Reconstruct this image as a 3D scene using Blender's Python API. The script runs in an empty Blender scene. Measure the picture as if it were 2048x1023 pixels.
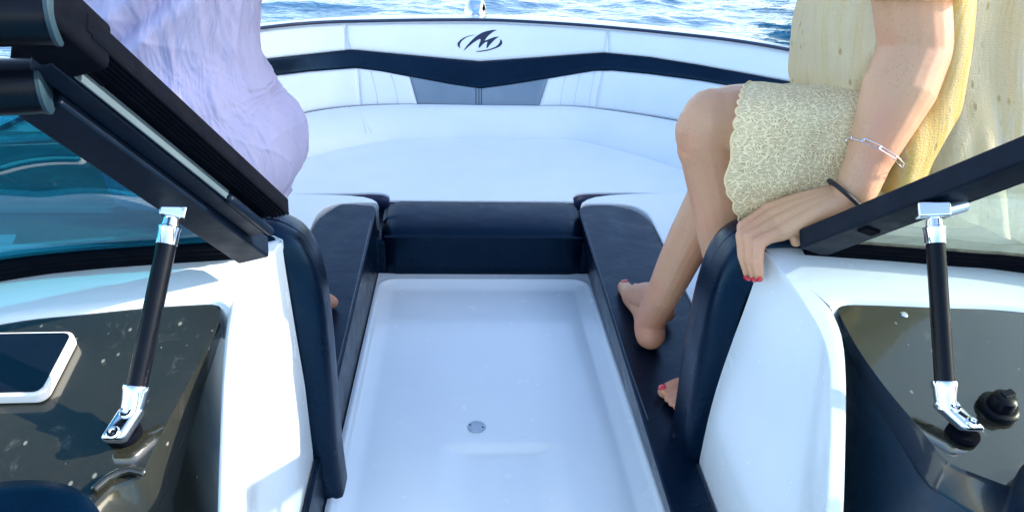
import bpy, bmesh, math, random
import numpy as np
from mathutils import Vector, Matrix

random.seed(7); np.random.seed(7)
scene = bpy.context.scene
COL = scene.collection
rad = math.radians
A = lambda *p: np.array(p, dtype=float)

# ------------------------------------------------------------------ camera
PITCH, YAW, ROLL, CAMX, CAMH, FPX = 25.0, 4.46, 2.18, -0.0666, 0.88, 1479.0
def _basis():
    p, y, r = np.radians([PITCH, YAW, ROLL])
    F = A(math.sin(y)*math.cos(p), math.cos(y)*math.cos(p), -math.sin(p))
    R = A(math.cos(y), -math.sin(y), 0); U = np.cross(R, F)
    return F, math.cos(r)*R+math.sin(r)*U, -math.sin(r)*R+math.cos(r)*U
CF, CR, CU = _basis(); CC = A(CAMX, 0, CAMH)
def ray(u, v): return CF+(u-1024)/FPX*CR-(v-511.5)/FPX*CU
def on(u, v, ax, val):
    d = ray(u, v); return CC+d*((val-CC[ax])/d[ax])
def Z(u, v, z): return on(u, v, 2, z)
def Y(u, v, y): return on(u, v, 1, y)
def X(u, v, x): return on(u, v, 0, x)
DA, DB = 0.475-0.27*0.92, 0.27                     # dashboard slope  z = DA + DB*y
def on_plane(u, v, a, b):
    d = ray(u, v); t = (a+b*CC[1]-CC[2])/(d[2]-b*d[1]); return CC+d*t
def D(u, v, dz=0.0):
    d = ray(u, v); t = (DA+dz+DB*CC[1]-CC[2])/(d[2]-DB*d[1]); return CC+d*t

cd = bpy.data.cameras.new('camera'); cam = bpy.data.objects.new('camera', cd); COL.objects.link(cam)
cd.sensor_fit = 'HORIZONTAL'; cd.sensor_width = 36; cd.lens = FPX/2048*36
cd.clip_start = 0.01; cd.clip_end = 5000
m = Matrix.Identity(4)
for i in range(3):
    m[i][0], m[i][1], m[i][2], m[i][3] = CR[i], CU[i], -CF[i], CC[i]
cam.matrix_world = m; scene.camera = cam

# ------------------------------------------------------------------ light
SUN_EL, SUN_AZ = rad(28), rad(90)                  # azimuth measured from the bow (+y) towards starboard (+x)
w = bpy.data.worlds.new('World'); scene.world = w; w.use_nodes = True
nt = w.node_tree; nt.nodes.clear()
sky = nt.nodes.new('ShaderNodeTexSky'); sky.sky_type = 'NISHITA'; sky.sun_disc = False
sky.sun_elevation = SUN_EL; sky.sun_rotation = SUN_AZ
bg = nt.nodes.new('ShaderNodeBackground'); bg.inputs[1].default_value = 0.15
wo = nt.nodes.new('ShaderNodeOutputWorld')
nt.links.new(sky.outputs[0], bg.inputs[0]); nt.links.new(bg.outputs[0], wo.inputs[0])
sd = bpy.data.lights.new('sun', 'SUN'); sd.energy = 3.4; sd.angle = rad(0.6); sd.color = (1, .93, .82)
so = bpy.data.objects.new('sun', sd); COL.objects.link(so)
sv = Vector((math.sin(SUN_AZ)*math.cos(SUN_EL), math.cos(SUN_AZ)*math.cos(SUN_EL), math.sin(SUN_EL)))
so.rotation_euler = sv.to_track_quat('Z', 'Y').to_euler(); so.location = (3, 3, 5)
scene.view_settings.view_transform = 'Standard'; scene.view_settings.look = 'None'
scene.view_settings.gamma = 1; scene.view_settings.exposure = 1.95

# ------------------------------------------------------------------ materials
class NT:
    def __init__(s, name):
        s.m = bpy.data.materials.new(name); s.m.use_nodes = True; s.t = s.m.node_tree; s.t.nodes.clear()
        s.out = s.t.nodes.new('ShaderNodeOutputMaterial'); s.b = s.t.nodes.new('ShaderNodeBsdfPrincipled')
        s.t.links.new(s.b.outputs[0], s.out.inputs[0])
    def n(s, typ, ins=None, **kw):
        nd = s.t.nodes.new('ShaderNode'+typ)
        for k, v in kw.items(): setattr(nd, k, v)
        for k, v in (ins or {}).items(): s.put(nd.inputs[k], v)
        return nd
    def put(s, sock, v):
        if isinstance(v, bpy.types.NodeSocket): s.t.links.new(v, sock)
        elif isinstance(v, (tuple, list)) and len(v) == 3 and sock.type == 'RGBA': sock.default_value = (*v, 1)
        else: sock.default_value = v
    def p(s, **kw):
        for k, v in kw.items(): s.put(s.b.inputs[k.replace('_', ' ')], v)
        return s
    def math(s, op, a, b=0.0, c=None):
        nd = s.n('Math', {0: a, 1: b}, operation=op)
        if c is not None: s.put(nd.inputs[2], c)
        return nd.outputs[0]
    def obj(s): return s.n('TexCoord').outputs['Object']
    def uv(s): return s.n('TexCoord').outputs['UV']
    def noise(s, scale, detail=3.0, rough=.55, vec=None, dist=0.0):
        return s.n('TexNoise', {'Vector': vec or s.obj(), 'Scale': scale, 'Detail': detail, 'Roughness': rough, 'Distortion': dist}).outputs['Fac']
    def ramp(s, fac, stops):
        r = s.n('ValToRGB', {0: fac}); e = r.color_ramp.elements
        while len(e) < len(stops): e.new(.5)
        for el, (pos, c) in zip(e, stops):
            el.position = pos; el.color = (*c, 1) if isinstance(c, tuple) else (c, c, c, 1)
        return r.outputs[0]
    def mix(s, fac, a, b, blend='MIX'):
        nd = s.n('Mix', data_type='RGBA', blend_type=blend)
        s.put(nd.inputs[0], fac); s.put(nd.inputs[6], a); s.put(nd.inputs[7], b); return nd.outputs[2]
    def bump(s, h, strength=.3, dist=.002):
        s.put(s.b.inputs['Normal'], s.n('Bump', {'Height': h, 'Strength': strength, 'Distance': dist}).outputs[0]); return s

M = {}
def mat_gelcoat():
    s = NT('white_gelcoat'); n = s.noise(9, 4)
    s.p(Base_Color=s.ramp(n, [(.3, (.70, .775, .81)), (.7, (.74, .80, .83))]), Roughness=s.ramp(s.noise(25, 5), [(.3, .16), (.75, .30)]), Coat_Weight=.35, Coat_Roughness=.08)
    s.bump(s.noise(14, 2), .05, .004); return s.m
def mat_vinyl(name, c0, c1, r0, r1, leather=.25, spec=.5):
    s = NT(name); n = s.noise(7, 5)
    v = s.n('TexVoronoi', {'Vector': s.obj(), 'Scale': 520.0}, feature='SMOOTH_F1').outputs['Distance']
    v2 = s.noise(30, 4)
    h = s.math('ADD', s.math('ADD', s.math('MULTIPLY', v, .25), s.math('MULTIPLY', v2, 1.2)), s.math('MULTIPLY', s.noise(6.5, 2), 5.0))
    s.p(Base_Color=s.ramp(n, [(.3, c0), (.7, c1)]), Roughness=s.ramp(s.noise(18, 5), [(.3, r0), (.72, r1)]), Specular_IOR_Level=spec)
    if name == 'navy_vinyl': s.put(s.b.inputs['Specular Tint'], (.30, .62, 1.0))
    s.bump(h, leather, .0025); return s.m
def mat_simple(name, c, rough, metal=0.0, n_amt=.12, scale=40, bump=.08, coat=0.0, spec=.5):
    s = NT(name); n = s.noise(scale, 5)
    s.p(Base_Color=s.ramp(n, [(.25, tuple(x*(1-n_amt) for x in c)), (.75, tuple(min(1, x*(1+n_amt)) for x in c))]), Roughness=s.ramp(s.noise(scale*.6, 4), [(.3, max(.02, rough*.8)), (.7, min(1, rough*1.2))]), Metallic=metal, Specular_IOR_Level=spec, Coat_Weight=coat, Coat_Roughness=.05)
    if bump: s.bump(s.noise(scale*4, 3), bump, .0015)
    return s.m
def mat_dash():
    s = NT('glossy_dash_panel'); o = s.obj()
    grain = s.noise(260, 6, .7); big = s.noise(6, 4)
    spots = s.n('TexVoronoi', {'Vector': s.n('Mapping', {'Vector': o, 'Scale': (1.0, .6, 1.0)}).outputs[0], 'Scale': 75.0})
    sp = s.ramp(s.math('DIVIDE', spots.outputs['Distance'], s.math('ADD', .25, s.n('SeparateColor', {0: spots.outputs['Color']}).outputs[2])), [(.09, 1.0), (.16, 0.0)])
    cut = s.math('GREATER_THAN', s.n('SeparateColor', {0: spots.outputs['Color']}).outputs[0], .45)
    sp = s.math('MULTIPLY', sp, cut)
    smear = s.ramp(s.noise(22, 7, .7, None, 1.2), [(.60, 0.0), (.80, .28)])
    dirt = s.math('MAXIMUM', s.math('MULTIPLY', sp, .55), smear)
    base = s.mix(big, s.mix(grain, (.003, .005, .005), (.012, .016, .013)), s.mix(grain, (.012, .0115, .007), (.046, .042, .027)))
    s.p(Base_Color=s.mix(dirt, base, (.30, .31, .28)), Roughness=s.math('ADD', s.math('MULTIPLY', dirt, .35), s.math('MULTIPLY', s.noise(35, 5), .28)), Coat_Weight=1.0, Coat_Roughness=.06)
    s.bump(s.noise(120, 3), .06, .001); return s.m
def mat_glass(name, tint, rough=0.0, haze=0.0, hazecol=(.8, .85, .85)):
    s = NT(name)
    tr = s.n('BsdfTransparent', {'Color': tint}); gl = s.n('BsdfGlossy', {'Color': (.9, .95, 1), 'Roughness': rough})
    fr = s.n('Fresnel', {'IOR': 1.45}).outputs[0]
    a = s.n('MixShader', {0: s.math('MINIMUM', fr, .35), 1: tr.outputs[0], 2: gl.outputs[0]})
    last = a
    if haze:
        df = s.n('BsdfDiffuse', {'Color': hazecol}); tl = s.n('BsdfTranslucent', {'Color': hazecol})
        dd = s.n('MixShader', {0: .6, 1: df.outputs[0], 2: tl.outputs[0]})
        salt = s.ramp(s.noise(60, 7, .75), [(.40, haze*.35), (.75, haze)])
        last = s.n('MixShader', {0: salt, 1: a.outputs[0], 2: dd.outputs[0]})
    s.t.links.new(last.outputs[0], s.out.inputs[0]); s.t.nodes.remove(s.b); return s.m
def mat_skin():
    s = NT('freckled_skin'); o = s.obj()
    blot = s.noise(11, 4); fine = s.noise(160, 5, .7)
    base = s.mix(s.ramp(blot, [(.35, 0.0), (.7, 1.0)]), (.60, .34, .19), (.66, .31, .185))
    vor = s.n('TexVoronoi', {'Vector': s.n('Mapping', {'Vector': o, 'Scale': (1, 1, 1)}).outputs[0], 'Scale': 250.0})
    fk = s.ramp(vor.outputs['Distance'], [(.10, 1.0), (.36, 0.0)])
    keep = s.math('GREATER_THAN', s.n('SeparateColor', {0: vor.outputs['Color']}).outputs[1], .45)
    patch = s.ramp(s.noise(14, 2), [(.38, .15), (.62, .7)])
    fk = s.math('MULTIPLY', s.math('MULTIPLY', fk, keep), patch)
    red = s.ramp(s.noise(5.5, 3, .6, None, .5), [(.50, 0.0), (.68, .6)]); base = s.mix(red, base, (.60, .23, .145))
    c = s.mix(s.math('MULTIPLY', fine, .4), base, (.52, .28, .17))
    c = s.mix(fk, c, (.44, .21, .115))
    s.p(Base_Color=c, Roughness=s.ramp(s.noise(60, 4), [(.3, .38), (.7, .58)]), Subsurface_Weight=.12, Subsurface_Radius=(.012, .005, .003), Subsurface_Scale=.6)
    s.bump(s.math('ADD', s.noise(330, 4, .7), s.math('MULTIPLY', s.noise(45, 4), 1.6)), .22, .0014); return s.m
def mat_lace():
    s = NT('cream_crochet_lace'); uv = s.n('Mapping', {'Vector': s.uv(), 'Scale': (80, 80, 1)}).outputs[0]
    wob = s.n('TexNoise', {'Vector': uv, 'Scale': .9, 'Detail': 2}).outputs['Color']
    uvw = s.n('VectorMath', {0: uv, 1: s.n('VectorMath', {0: wob, 1: (.7, .7, 0)}, operation='MULTIPLY').outputs[0]}, operation='ADD').outputs[0]
    v = s.n('TexVoronoi', {'Vector': uvw, 'Scale': 1.0, 'Randomness': .75}, voronoi_dimensions='2D')
    e = s.n('TexVoronoi', {'Vector': uvw, 'Scale': 1.0, 'Randomness': .75}, voronoi_dimensions='2D', feature='DISTANCE_TO_EDGE').outputs[0]
    d = s.n('SeparateXYZ', {0: s.n('VectorMath', {0: uvw, 1: v.outputs['Position']}, operation='SUBTRACT').outputs[0]})
    ang = s.math('ARCTAN2', d.outputs[1], d.outputs[0])
    pet = s.math('SINE', s.math('ADD', s.math('MULTIPLY', ang, 15.0), s.math('MULTIPLY', s.noise(2.2, 2, .5, uv), 14.0)))
    dist = v.outputs['Distance']
    hub = s.ramp(dist, [(.10, 1.0), (.2, 0.0)]); rim = s.ramp(e, [(.02, 1.0), (.07, 0.0)])
    th = s.ramp(pet, [(.0, 0.0), (.28, 1.0)])
    solid = s.math('MAXIMUM', th, s.math('MAXIMUM', hub, rim))
    far = s.ramp(dist, [(.28, 1.0), (.5, 0.0)])
    h = s.math('ADD', solid, s.math('MULTIPLY', s.noise(900, 3), .35))
    hole = s.math('MULTIPLY', s.math('LESS_THAN', solid, .15), s.math('GREATER_THAN', dist, .2))
    col = s.mix(solid, (.72, .56, .30), (.95, .82, .54))
    col = s.mix(s.math('MULTIPLY', s.noise(18, 4), .5), col, (.95, .80, .50))
    s.p(Base_Color=col, Roughness=.85, Specular_IOR_Level=.15)
    s.bump(h, .55, .003)
    tl = s.n('BsdfTranslucent', {'Color': (.80, .62, .26)}); tp = s.n('BsdfTransparent')
    a = s.n('MixShader', {0: .12, 1: s.b.outputs[0], 2: tl.outputs[0]})
    b = s.n('MixShader', {0: s.math('MULTIPLY', hole, .38), 1: a.outputs[0], 2: tp.outputs[0]})
    s.t.links.new(b.outputs[0], s.out.inputs[0]); return s.m
def mat_gauze(sunglow=False):
    s = NT('sunglow_gauze' if sunglow else 'cream_gauze_knit'); uv = s.uv()
    st = s.n('TexWave', {'Vector': s.n('Mapping', {'Vector': uv, 'Scale': (1, .12, 1)}).outputs[0], 'Scale': 34.0, 'Distortion': 9.0, 'Detail': 4.0, 'Detail Scale': 2.0}, bands_direction='X').outputs['Fac']
    kn = s.n('TexWave', {'Vector': uv, 'Scale': 95.0, 'Distortion': 5.0, 'Detail': 3.0, 'Detail Scale': 1.5}, bands_direction='Y').outputs['Fac']
    n = s.noise(120, 6, .75); big = s.noise(9, 4)
    holes = s.n('TexVoronoi', {'Vector': s.n('Mapping', {'Vector': uv, 'Scale': (1, .45, 1)}).outputs[0], 'Scale': 75.0})
    ho = s.math('MULTIPLY', s.ramp(holes.outputs['Distance'], [(.12, 1.0), (.24, 0.0)]), s.math('GREATER_THAN', s.n('SeparateColor', {0: holes.outputs['Color']}).outputs[0], .72))
    c = s.mix(big, (.86, .52, .05), (.92, .64, .14)) if sunglow else s.mix(big, (.97, .78, .46), (.98, .86, .60)); c = s.mix(s.math('MULTIPLY', st, .25), c, (.80, .74, .56))  # yellow variant: sun glowing through the cloth, painted as its colour
    c = s.mix(s.math('MULTIPLY', n, .3), c, (.80, .66, .38)); c = s.mix(s.math('MULTIPLY', ho, .8), c, (.38, .27, .10))
    h = s.math('ADD', s.math('MULTIPLY', st, .25), s.math('ADD', s.math('MULTIPLY', kn, .35), s.math('SUBTRACT', n, ho)))
    sn = s.n('TexNoise', {'Vector': s.n('Mapping', {'Vector': uv, 'Scale': (75, 5, 1)}).outputs[0], 'Scale': 1.0, 'Detail': 5.0, 'Roughness': .65, 'Distortion': .7}).outputs['Fac']
    side = s.ramp(s.math('ADD', s.n('SeparateXYZ', {0: s.obj()}).outputs[0], .03), [(.0, .2), (.05, 1.0)])  # paler starboard side: sun brightness painted into the cloth and its streaks
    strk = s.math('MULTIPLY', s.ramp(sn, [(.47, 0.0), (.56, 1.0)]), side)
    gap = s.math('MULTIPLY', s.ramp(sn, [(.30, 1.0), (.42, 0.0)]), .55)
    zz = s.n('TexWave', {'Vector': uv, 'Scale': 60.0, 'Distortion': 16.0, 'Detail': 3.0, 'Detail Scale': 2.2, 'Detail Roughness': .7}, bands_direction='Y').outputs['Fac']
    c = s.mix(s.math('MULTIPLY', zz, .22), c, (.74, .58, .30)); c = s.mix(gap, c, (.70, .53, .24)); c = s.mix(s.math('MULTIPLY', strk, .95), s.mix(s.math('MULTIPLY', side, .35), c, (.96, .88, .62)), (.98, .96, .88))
    h = s.math('ADD', s.math('ADD', h, s.math('MULTIPLY', zz, .9)), s.math('MULTIPLY', sn, 3.0))
    s.p(Base_Color=c, Roughness=.9, Specular_IOR_Level=.1); s.bump(h, .5, .003)
    tl = s.n('BsdfTranslucent', {'Color': (.95, .76, .28)})
    a = s.n('MixShader', {0: .30, 1: s.b.outputs[0], 2: tl.outputs[0]}); s.t.links.new(a.outputs[0], s.out.inputs[0]); return s.m
def mat_lavender():
    s = NT('lavender_cotton'); uv = s.uv()
    wr = s.n('TexNoise', {'Vector': s.n('Mapping', {'Vector': uv, 'Scale': (46, 7, 1), 'Rotation': (0, 0, .12)}).outputs[0], 'Scale': 1.0, 'Detail': 6.0, 'Roughness': .62, 'Distortion': .8}).outputs['Fac']
    weave = s.noise(900, 3)
    s.p(Base_Color=s.ramp(s.noise(12, 4), [(.3, (.58, .55, .77)), (.7, (.64, .60, .81))]), Roughness=.85, Specular_IOR_Level=.15)
    s.bump(s.math('ADD', wr, s.math('MULTIPLY', weave, .05)), .9, .008)
    tl = s.n('BsdfTranslucent', {'Color': (.72, .62, .86)})
    a = s.n('MixShader', {0: .22, 1: s.b.outputs[0], 2: tl.outputs[0]}); s.t.links.new(a.outputs[0], s.out.inputs[0]); return s.m
def mat_water():
    s = NT('rippled_water'); o = s.obj()
    n1 = s.n('TexNoise', {'Vector': s.n('Mapping', {'Vector': o, 'Scale': (1.0, 1.3, 1), 'Rotation': (0, 0, .5)}).outputs[0], 'Scale': 5.0, 'Detail': 5.0, 'Roughness': .5, 'Distortion': .6}).outputs['Fac']
    s.p(Base_Color=s.ramp(s.noise(.4, 3), [(.3, (.02, .14, .25)), (.7, (.03, .19, .31))]), Roughness=.04, IOR=1.33)
    s.bump(n1, .5, .05); return s.m

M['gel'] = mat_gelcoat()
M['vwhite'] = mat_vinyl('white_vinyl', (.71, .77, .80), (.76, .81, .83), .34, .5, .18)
M['vnavy'] = mat_vinyl('navy_vinyl', (.0004, .0035, .011), (.0007, .0065, .019), .24, .40, .3, .30)
M['vgrey'] = mat_vinyl('grey_vinyl', (.15, .21, .27), (.19, .26, .32), .4, .55, .3)
M['frame'] = mat_simple('black_powder_coat', (.001, .0055, .015), .5, 0, .25, 60, .12, 0, .16)
M['rubber'] = mat_simple('black_rubber', (.0012, .002, .005), .9, 0, .25, 80, .15, 0, .06)
M['trim'] = mat_simple('navy_trim', (.010, .018, .055), .4, 0, .2, 40, .05)
M['chrome'] = mat_simple('chrome', (.86, .88, .9), .07, 1.0, .03, 30, 0)
M['rod'] = mat_simple('black_rod', (.002, .003, .006), .3, 0, .3, 50, .03, 0, .16)
M['dash'] = mat_dash(); M['dashedge'] = mat_simple('glossy_navy_edge', (.002, .009, .022), .16, 0, .2, 60, .05, .6)
M['dashside'] = mat_simple('dark_blue_moulding', (.003, .020, .042), .5, 0, .2, 90, .2)
M['glassL'] = mat_glass('teal_glass', (.16, .58, .66))
M['glassR'] = mat_glass('salt_hazed_glass', (.86, .92, .88), 0.02, .30, (.70, .76, .66))
M['skin'] = mat_skin()
M['nail'] = mat_simple('red_nail_polish', (.60, .006, .015), .12, 0, .05, 40, 0, .8)
M['frill'] = mat_simple('cream_fringe', (.82, .76, .58), .9, 0, .2, 120, .6); M['lace'] = mat_lace(); M['gauze'] = mat_gauze(); M['sunglow'] = mat_gauze(True); M['lav'] = mat_lavender()
M['hair'] = mat_simple('brown_hair', (.10, .055, .03), .5, 0, .3, 200, .3)
M['case'] = mat_simple('white_silicone', (.78, .79, .78), .35, 0, .04, 30, .02)
M['screen'] = mat_simple('dark_phone_glass', (.004, .005, .010), .05, 0, .2, 20, 0, .5)
M['silver'] = mat_simple('silver', (.86, .84, .82), .12, 1.0, .03, 30, 0)
M['band'] = mat_simple('black_elastic', (.008, .008, .010), .7, 0, .2, 300, .3)
M['lens'] = mat_simple('pale_blue_lens', (.25, .45, .72), .12, 0, .1, 30, 0, .5)
M['water'] = mat_water()
M['welt'] = mat_simple('slate_welt', (.03, .05, .08), .4, 0, .2, 200, .1)
M['drain'] = mat_simple('grey_drain_plastic', (.36, .45, .54), .3, 0, .1, 40, .05)
M['hull'] = mat_simple('white_hull', (.78, .79, .80), .2, 0, .03, 8, .02, .3)
M['tree'] = mat_simple('dark_foliage', (.03, .06, .02), .8, 0, .5, 3, .3)

# ------------------------------------------------------------------ mesh tools
class MB:
    def __init__(s): s.v = []; s.f = []; s.uv = {}
    def add(s, V, F, UV=None):
        o = len(s.v); s.v += [tuple(map(float, p)) for p in V]
        for f in F: s.f.append(tuple(o+i for i in f))
        if UV is not None:
            for i, t in enumerate(UV): s.uv[o+i] = t
        return s
    def grid(s, P, close_j=False, uv=None, flip=False):
        P = np.asarray(P, float); n, k = P.shape[:2]; V = P.reshape(-1, 3); F = []
        for i in range(n-1):
            for j in range(k if close_j else k-1):
                j2 = (j+1) % k; q = (i*k+j, i*k+j2, (i+1)*k+j2, (i+1)*k+j)
                F.append(q[::-1] if flip else q)
        UV = None
        if uv is not None: UV = np.asarray(uv, float).reshape(-1, 2)
        return s.add(V, F, UV)
    def tube(s, pts, r, n=12, cap=True, squash=None):
        pts = [np.asarray(p, float) for p in pts]; k = len(pts)
        rr = [r]*k if np.isscalar(r) else list(r)
        if cap == 'round':
            d0 = (pts[0]-pts[1]); d0 /= np.linalg.norm(d0); d1 = (pts[-1]-pts[-2]); d1 /= np.linalg.norm(d1)
            h0 = [(pts[0]+d0*rr[0]*math.sin(a), rr[0]*math.cos(a)) for a in (1.5, 1.2, .8, .4)]
            h1 = [(pts[-1]+d1*rr[-1]*math.sin(a), rr[-1]*math.cos(a)) for a in (.4, .8, 1.2, 1.5)]
            pts = [p for p, _ in h0]+pts+[p for p, _ in h1]; rr = [x for _, x in h0]+rr+[x for _, x in h1]; k = len(pts)
        rings = []; up = None
        for i in range(k):
            t = pts[min(i+1, k-1)]-pts[max(i-1, 0)]; t = t/np.linalg.norm(t)
            if up is None:
                up = A(0, 0, 1) if abs(t[2]) < .9 else A(0, 1, 0)
                if squash is not None: up = np.asarray(squash[0], float)
            up = up-t*(up@t); up /= np.linalg.norm(up); b = np.cross(t, up)
            sq = 1.0 if squash is None else squash[1]
            rings.append([pts[i]+rr[i]*(math.cos(a)*up*sq+math.sin(a)*b) for a in np.linspace(0, 2*math.pi, n, endpoint=False)])
        o = len(s.v); s.grid(rings, True)
        if cap: s.f.append(tuple(o+j for j in range(n))[::-1]); s.f.append(tuple(o+(k-1)*n+j for j in range(n)))
        return s
    def box(s, c, ax, h):
        c = np.asarray(c, float); ax = [np.asarray(a, float)/np.linalg.norm(a) for a in ax]
        V = [c+sx*h[0]*ax[0]+sy*h[1]*ax[1]+sz*h[2]*ax[2] for sx in (-1, 1) for sy in (-1, 1) for sz in (-1, 1)]
        F = [(0, 1, 3, 2), (4, 6, 7, 5), (0, 4, 5, 1), (2, 3, 7, 6), (0, 2, 6, 4), (1, 5, 7, 3)]
        if np.linalg.det(np.array(ax)) < 0: F = [f[::-1] for f in F]
        return s.add(V, F)
    def prism(s, poly, z0, z1, top=None):
        n = len(poly); pz = lambda p, z: (p[0], p[1], z)
        V = [pz(p, z0) for p in poly]+[(p[0], p[1], z1) for p in (top or poly)]
        ar = sum(poly[i][0]*poly[(i+1) % n][1]-poly[(i+1) % n][0]*poly[i][1] for i in range(n))
        F = [tuple(range(n))[::-1], tuple(range(n, 2*n))]+[(i, (i+1) % n, n+(i+1) % n, n+i) for i in range(n)]
        if ar < 0: F = [f[::-1] for f in F]
        return s.add(V, F)
    def rev(s, c, axis, prof, n=28):
        axis = np.asarray(axis, float); axis = axis/np.linalg.norm(axis)
        a = np.cross(axis, A(0, 1, 0) if abs(axis[1]) < .9 else A(1, 0, 0)); a /= np.linalg.norm(a); b = np.cross(axis, a); c = np.asarray(c, float)
        R = [[c+axis*h+r*(math.cos(t)*a+math.sin(t)*b) for t in np.linspace(0, 2*math.pi, n, endpoint=False)] for r, h in prof]
        o = len(s.v); s.grid(R, True); k = len(prof)
        s.f.append(tuple(o+j for j in range(n))[::-1]); s.f.append(tuple(o+(k-1)*n+j for j in range(n))); return s

BASE = {}
def link(o, parent=None, base=None):
    COL.objects.link(o)
    if parent is not None: o.parent = parent; BASE[o.name] = BASE[parent.name]
    else: BASE[o.name] = A(0, 0, 0) if base is None else np.asarray(base, float); o.location = BASE[o.name]
    return o
def thing(name, label, cat, base, group=None):
    o = bpy.data.objects.new(name, None); o.empty_display_size = .1; link(o, None, base)
    o['label'] = label; o['category'] = cat
    if group: o['group'] = group
    return o
def mk(name, mb, mat, parent=None, bevel=0, seg=3, angle=40, sub=0, solid=0, smooth=True, base=None, mods=(), label=None, bang=30, face=None):
    b = BASE[parent.name] if parent is not None else (A(0, 0, 0) if base is None else np.asarray(base, float))
    me = bpy.data.meshes.new(name); V = np.asarray(mb.v)-b
    me.from_pydata(V.tolist(), [], mb.f); me.validate()
    bm = bmesh.new(); bm.from_mesh(me); bmesh.ops.remove_doubles(bm, verts=bm.verts, dist=1e-6) if not mb.uv else None
    bmesh.ops.recalc_face_normals(bm, faces=bm.faces)
    if face is not None:
        fc = Vector(np.asarray(face)-b)
        if sum(f.normal.dot((fc-f.calc_center_median()).normalized())*f.calc_area() for f in bm.faces) < 0: bmesh.ops.reverse_faces(bm, faces=bm.faces)
    bm.to_mesh(me); bm.free()
    if mb.uv:
        l = me.uv_layers.new(name='UVMap')
        for lp in me.loops: l.data[lp.index].uv = mb.uv.get(lp.vertex_index, (0, 0))
    if smooth:
        me.shade_smooth()
        if angle < 180 and not bevel and not sub: me.set_sharp_from_angle(angle=rad(angle))
    me.materials.append(mat)
    o = bpy.data.objects.new(name, me); link(o, parent, base)
    if label: o['label'] = label
    if solid: q = o.modifiers.new('solid', 'SOLIDIFY'); q.thickness = solid; q.offset = -1
    if bevel:
        q = o.modifiers.new('bevel', 'BEVEL'); q.width = bevel; q.segments = seg; q.limit_method = 'ANGLE'; q.angle_limit = rad(bang)
        q = o.modifiers.new('normals', 'WEIGHTED_NORMAL'); q.keep_sharp = False
    if sub: q = o.modifiers.new('sub', 'SUBSURF'); q.levels = sub; q.render_levels = sub
    for kind, kw in mods:
        q = o.modifiers.new(kind.lower(), kind)
        for k2, v2 in kw.items(): setattr(q, k2, v2)
    return o
def interp(pts):
    pts = sorted(pts); xs = [p[0] for p in pts]; ys = [p[1] for p in pts]
    # smooth monotone-ish cubic (Catmull) interpolation
    def f(x):
        if x <= xs[0]: return ys[0]+(x-xs[0])*(ys[1]-ys[0])/(xs[1]-xs[0])
        if x >= xs[-1]: return ys[-1]+(x-xs[-1])*(ys[-1]-ys[-2])/(xs[-1]-xs[-2])
        i = max(j for j in range(len(xs)-1) if xs[j] <= x); h = xs[i+1]-xs[i]; t = (x-xs[i])/h
        m0 = (ys[i+1]-ys[max(i-1, 0)])/(xs[i+1]-xs[max(i-1, 0)]); m1 = (ys[min(i+2, len(xs)-1)]-ys[i])/(xs[min(i+2, len(xs)-1)]-xs[i])
        return (2*t**3-3*t*t+1)*ys[i]+(t**3-2*t*t+t)*h*m0+(-2*t**3+3*t*t)*ys[i+1]+(t**3-t*t)*h*m1
    return f
def lin(pts):
    pts = sorted(pts); xs = [p[0] for p in pts]; ys = [p[1] for p in pts]
    return lambda x: float(np.interp(x, xs, ys)) if xs[0] <= x <= xs[-1] else (ys[0]+(x-xs[0])*(ys[1]-ys[0])/(xs[1]-xs[0]) if x < xs[0] else ys[-1]+(x-xs[-1])*(ys[-1]-ys[-2])/(xs[-1]-xs[-2]))
def curve(pts, n=8):
    """Catmull-Rom through points"""
    P = [np.asarray(p, float) for p in pts]; out = []
    for i in range(len(P)-1):
        p0, p1, p2, p3 = P[max(i-1, 0)], P[i], P[i+1], P[min(i+2, len(P)-1)]
        for k in range(n):
            t = k/n; out.append(.5*((2*p1)+(-p0+p2)*t+(2*p0-5*p1+4*p2-p3)*t*t+(-p0+3*p1-3*p2+p3)*t**3))
    return out+[P[-1]]
def sstep(x): x = np.clip(x, 0, 1); return x*x*(3-2*x)

# ------------------------------------------------------------------ water (structure)
def build_water():
    nx, ny = 520, 420
    xs = np.linspace(-18, 18, nx); ys = 1.5+np.linspace(0, 1, ny)**1.25*32
    Xg, Yg = np.meshgrid(xs, ys); Zg = np.zeros_like(Xg); rs = np.random.RandomState(3)
    for i in range(46):
        L = .22*(9.0**rs.rand()); th = rs.normal(.45, .75); k = 2*math.pi/L; a = .0038*L**.9
        ph = rs.rand()*6.28; wob = .6*np.sin(Xg*.35*rs.rand()+Yg*.4*rs.rand()+rs.rand()*6)
        Zg += a*np.sin(k*(Xg*math.sin(th)+Yg*math.cos(th))+ph+wob)
    edge = np.minimum(1, np.minimum(18-np.abs(Xg), 33.5-Yg)/3); Zg *= np.clip(edge, 0, 1)
    mb = MB(); P = np.stack([Xg, Yg, Zg-.22], -1)
    me = bpy.data.meshes.new('water'); idx = np.arange(nx*ny).reshape(ny, nx)
    F = np.stack([idx[:-1, :-1], idx[:-1, 1:], idx[1:, 1:], idx[1:, :-1]], -1).reshape(-1, 4)
    V = P.reshape(-1, 3).tolist(); o = len(V)
    B = 1800; V += [(-B, -B, -.26), (B, -B, -.26), (B, B, -.26), (-B, B, -.26)]
    me.from_pydata(V, [], F.tolist()+[(o, o+1, o+2, o+3)]); me.shade_smooth(); me.materials.append(M['water'])
    ob = bpy.data.objects.new('water', me); COL.objects.link(ob); ob['kind'] = 'structure'
    ob['label'] = 'rippled blue lake water with white glints beyond the bow'
build_water()

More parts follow.
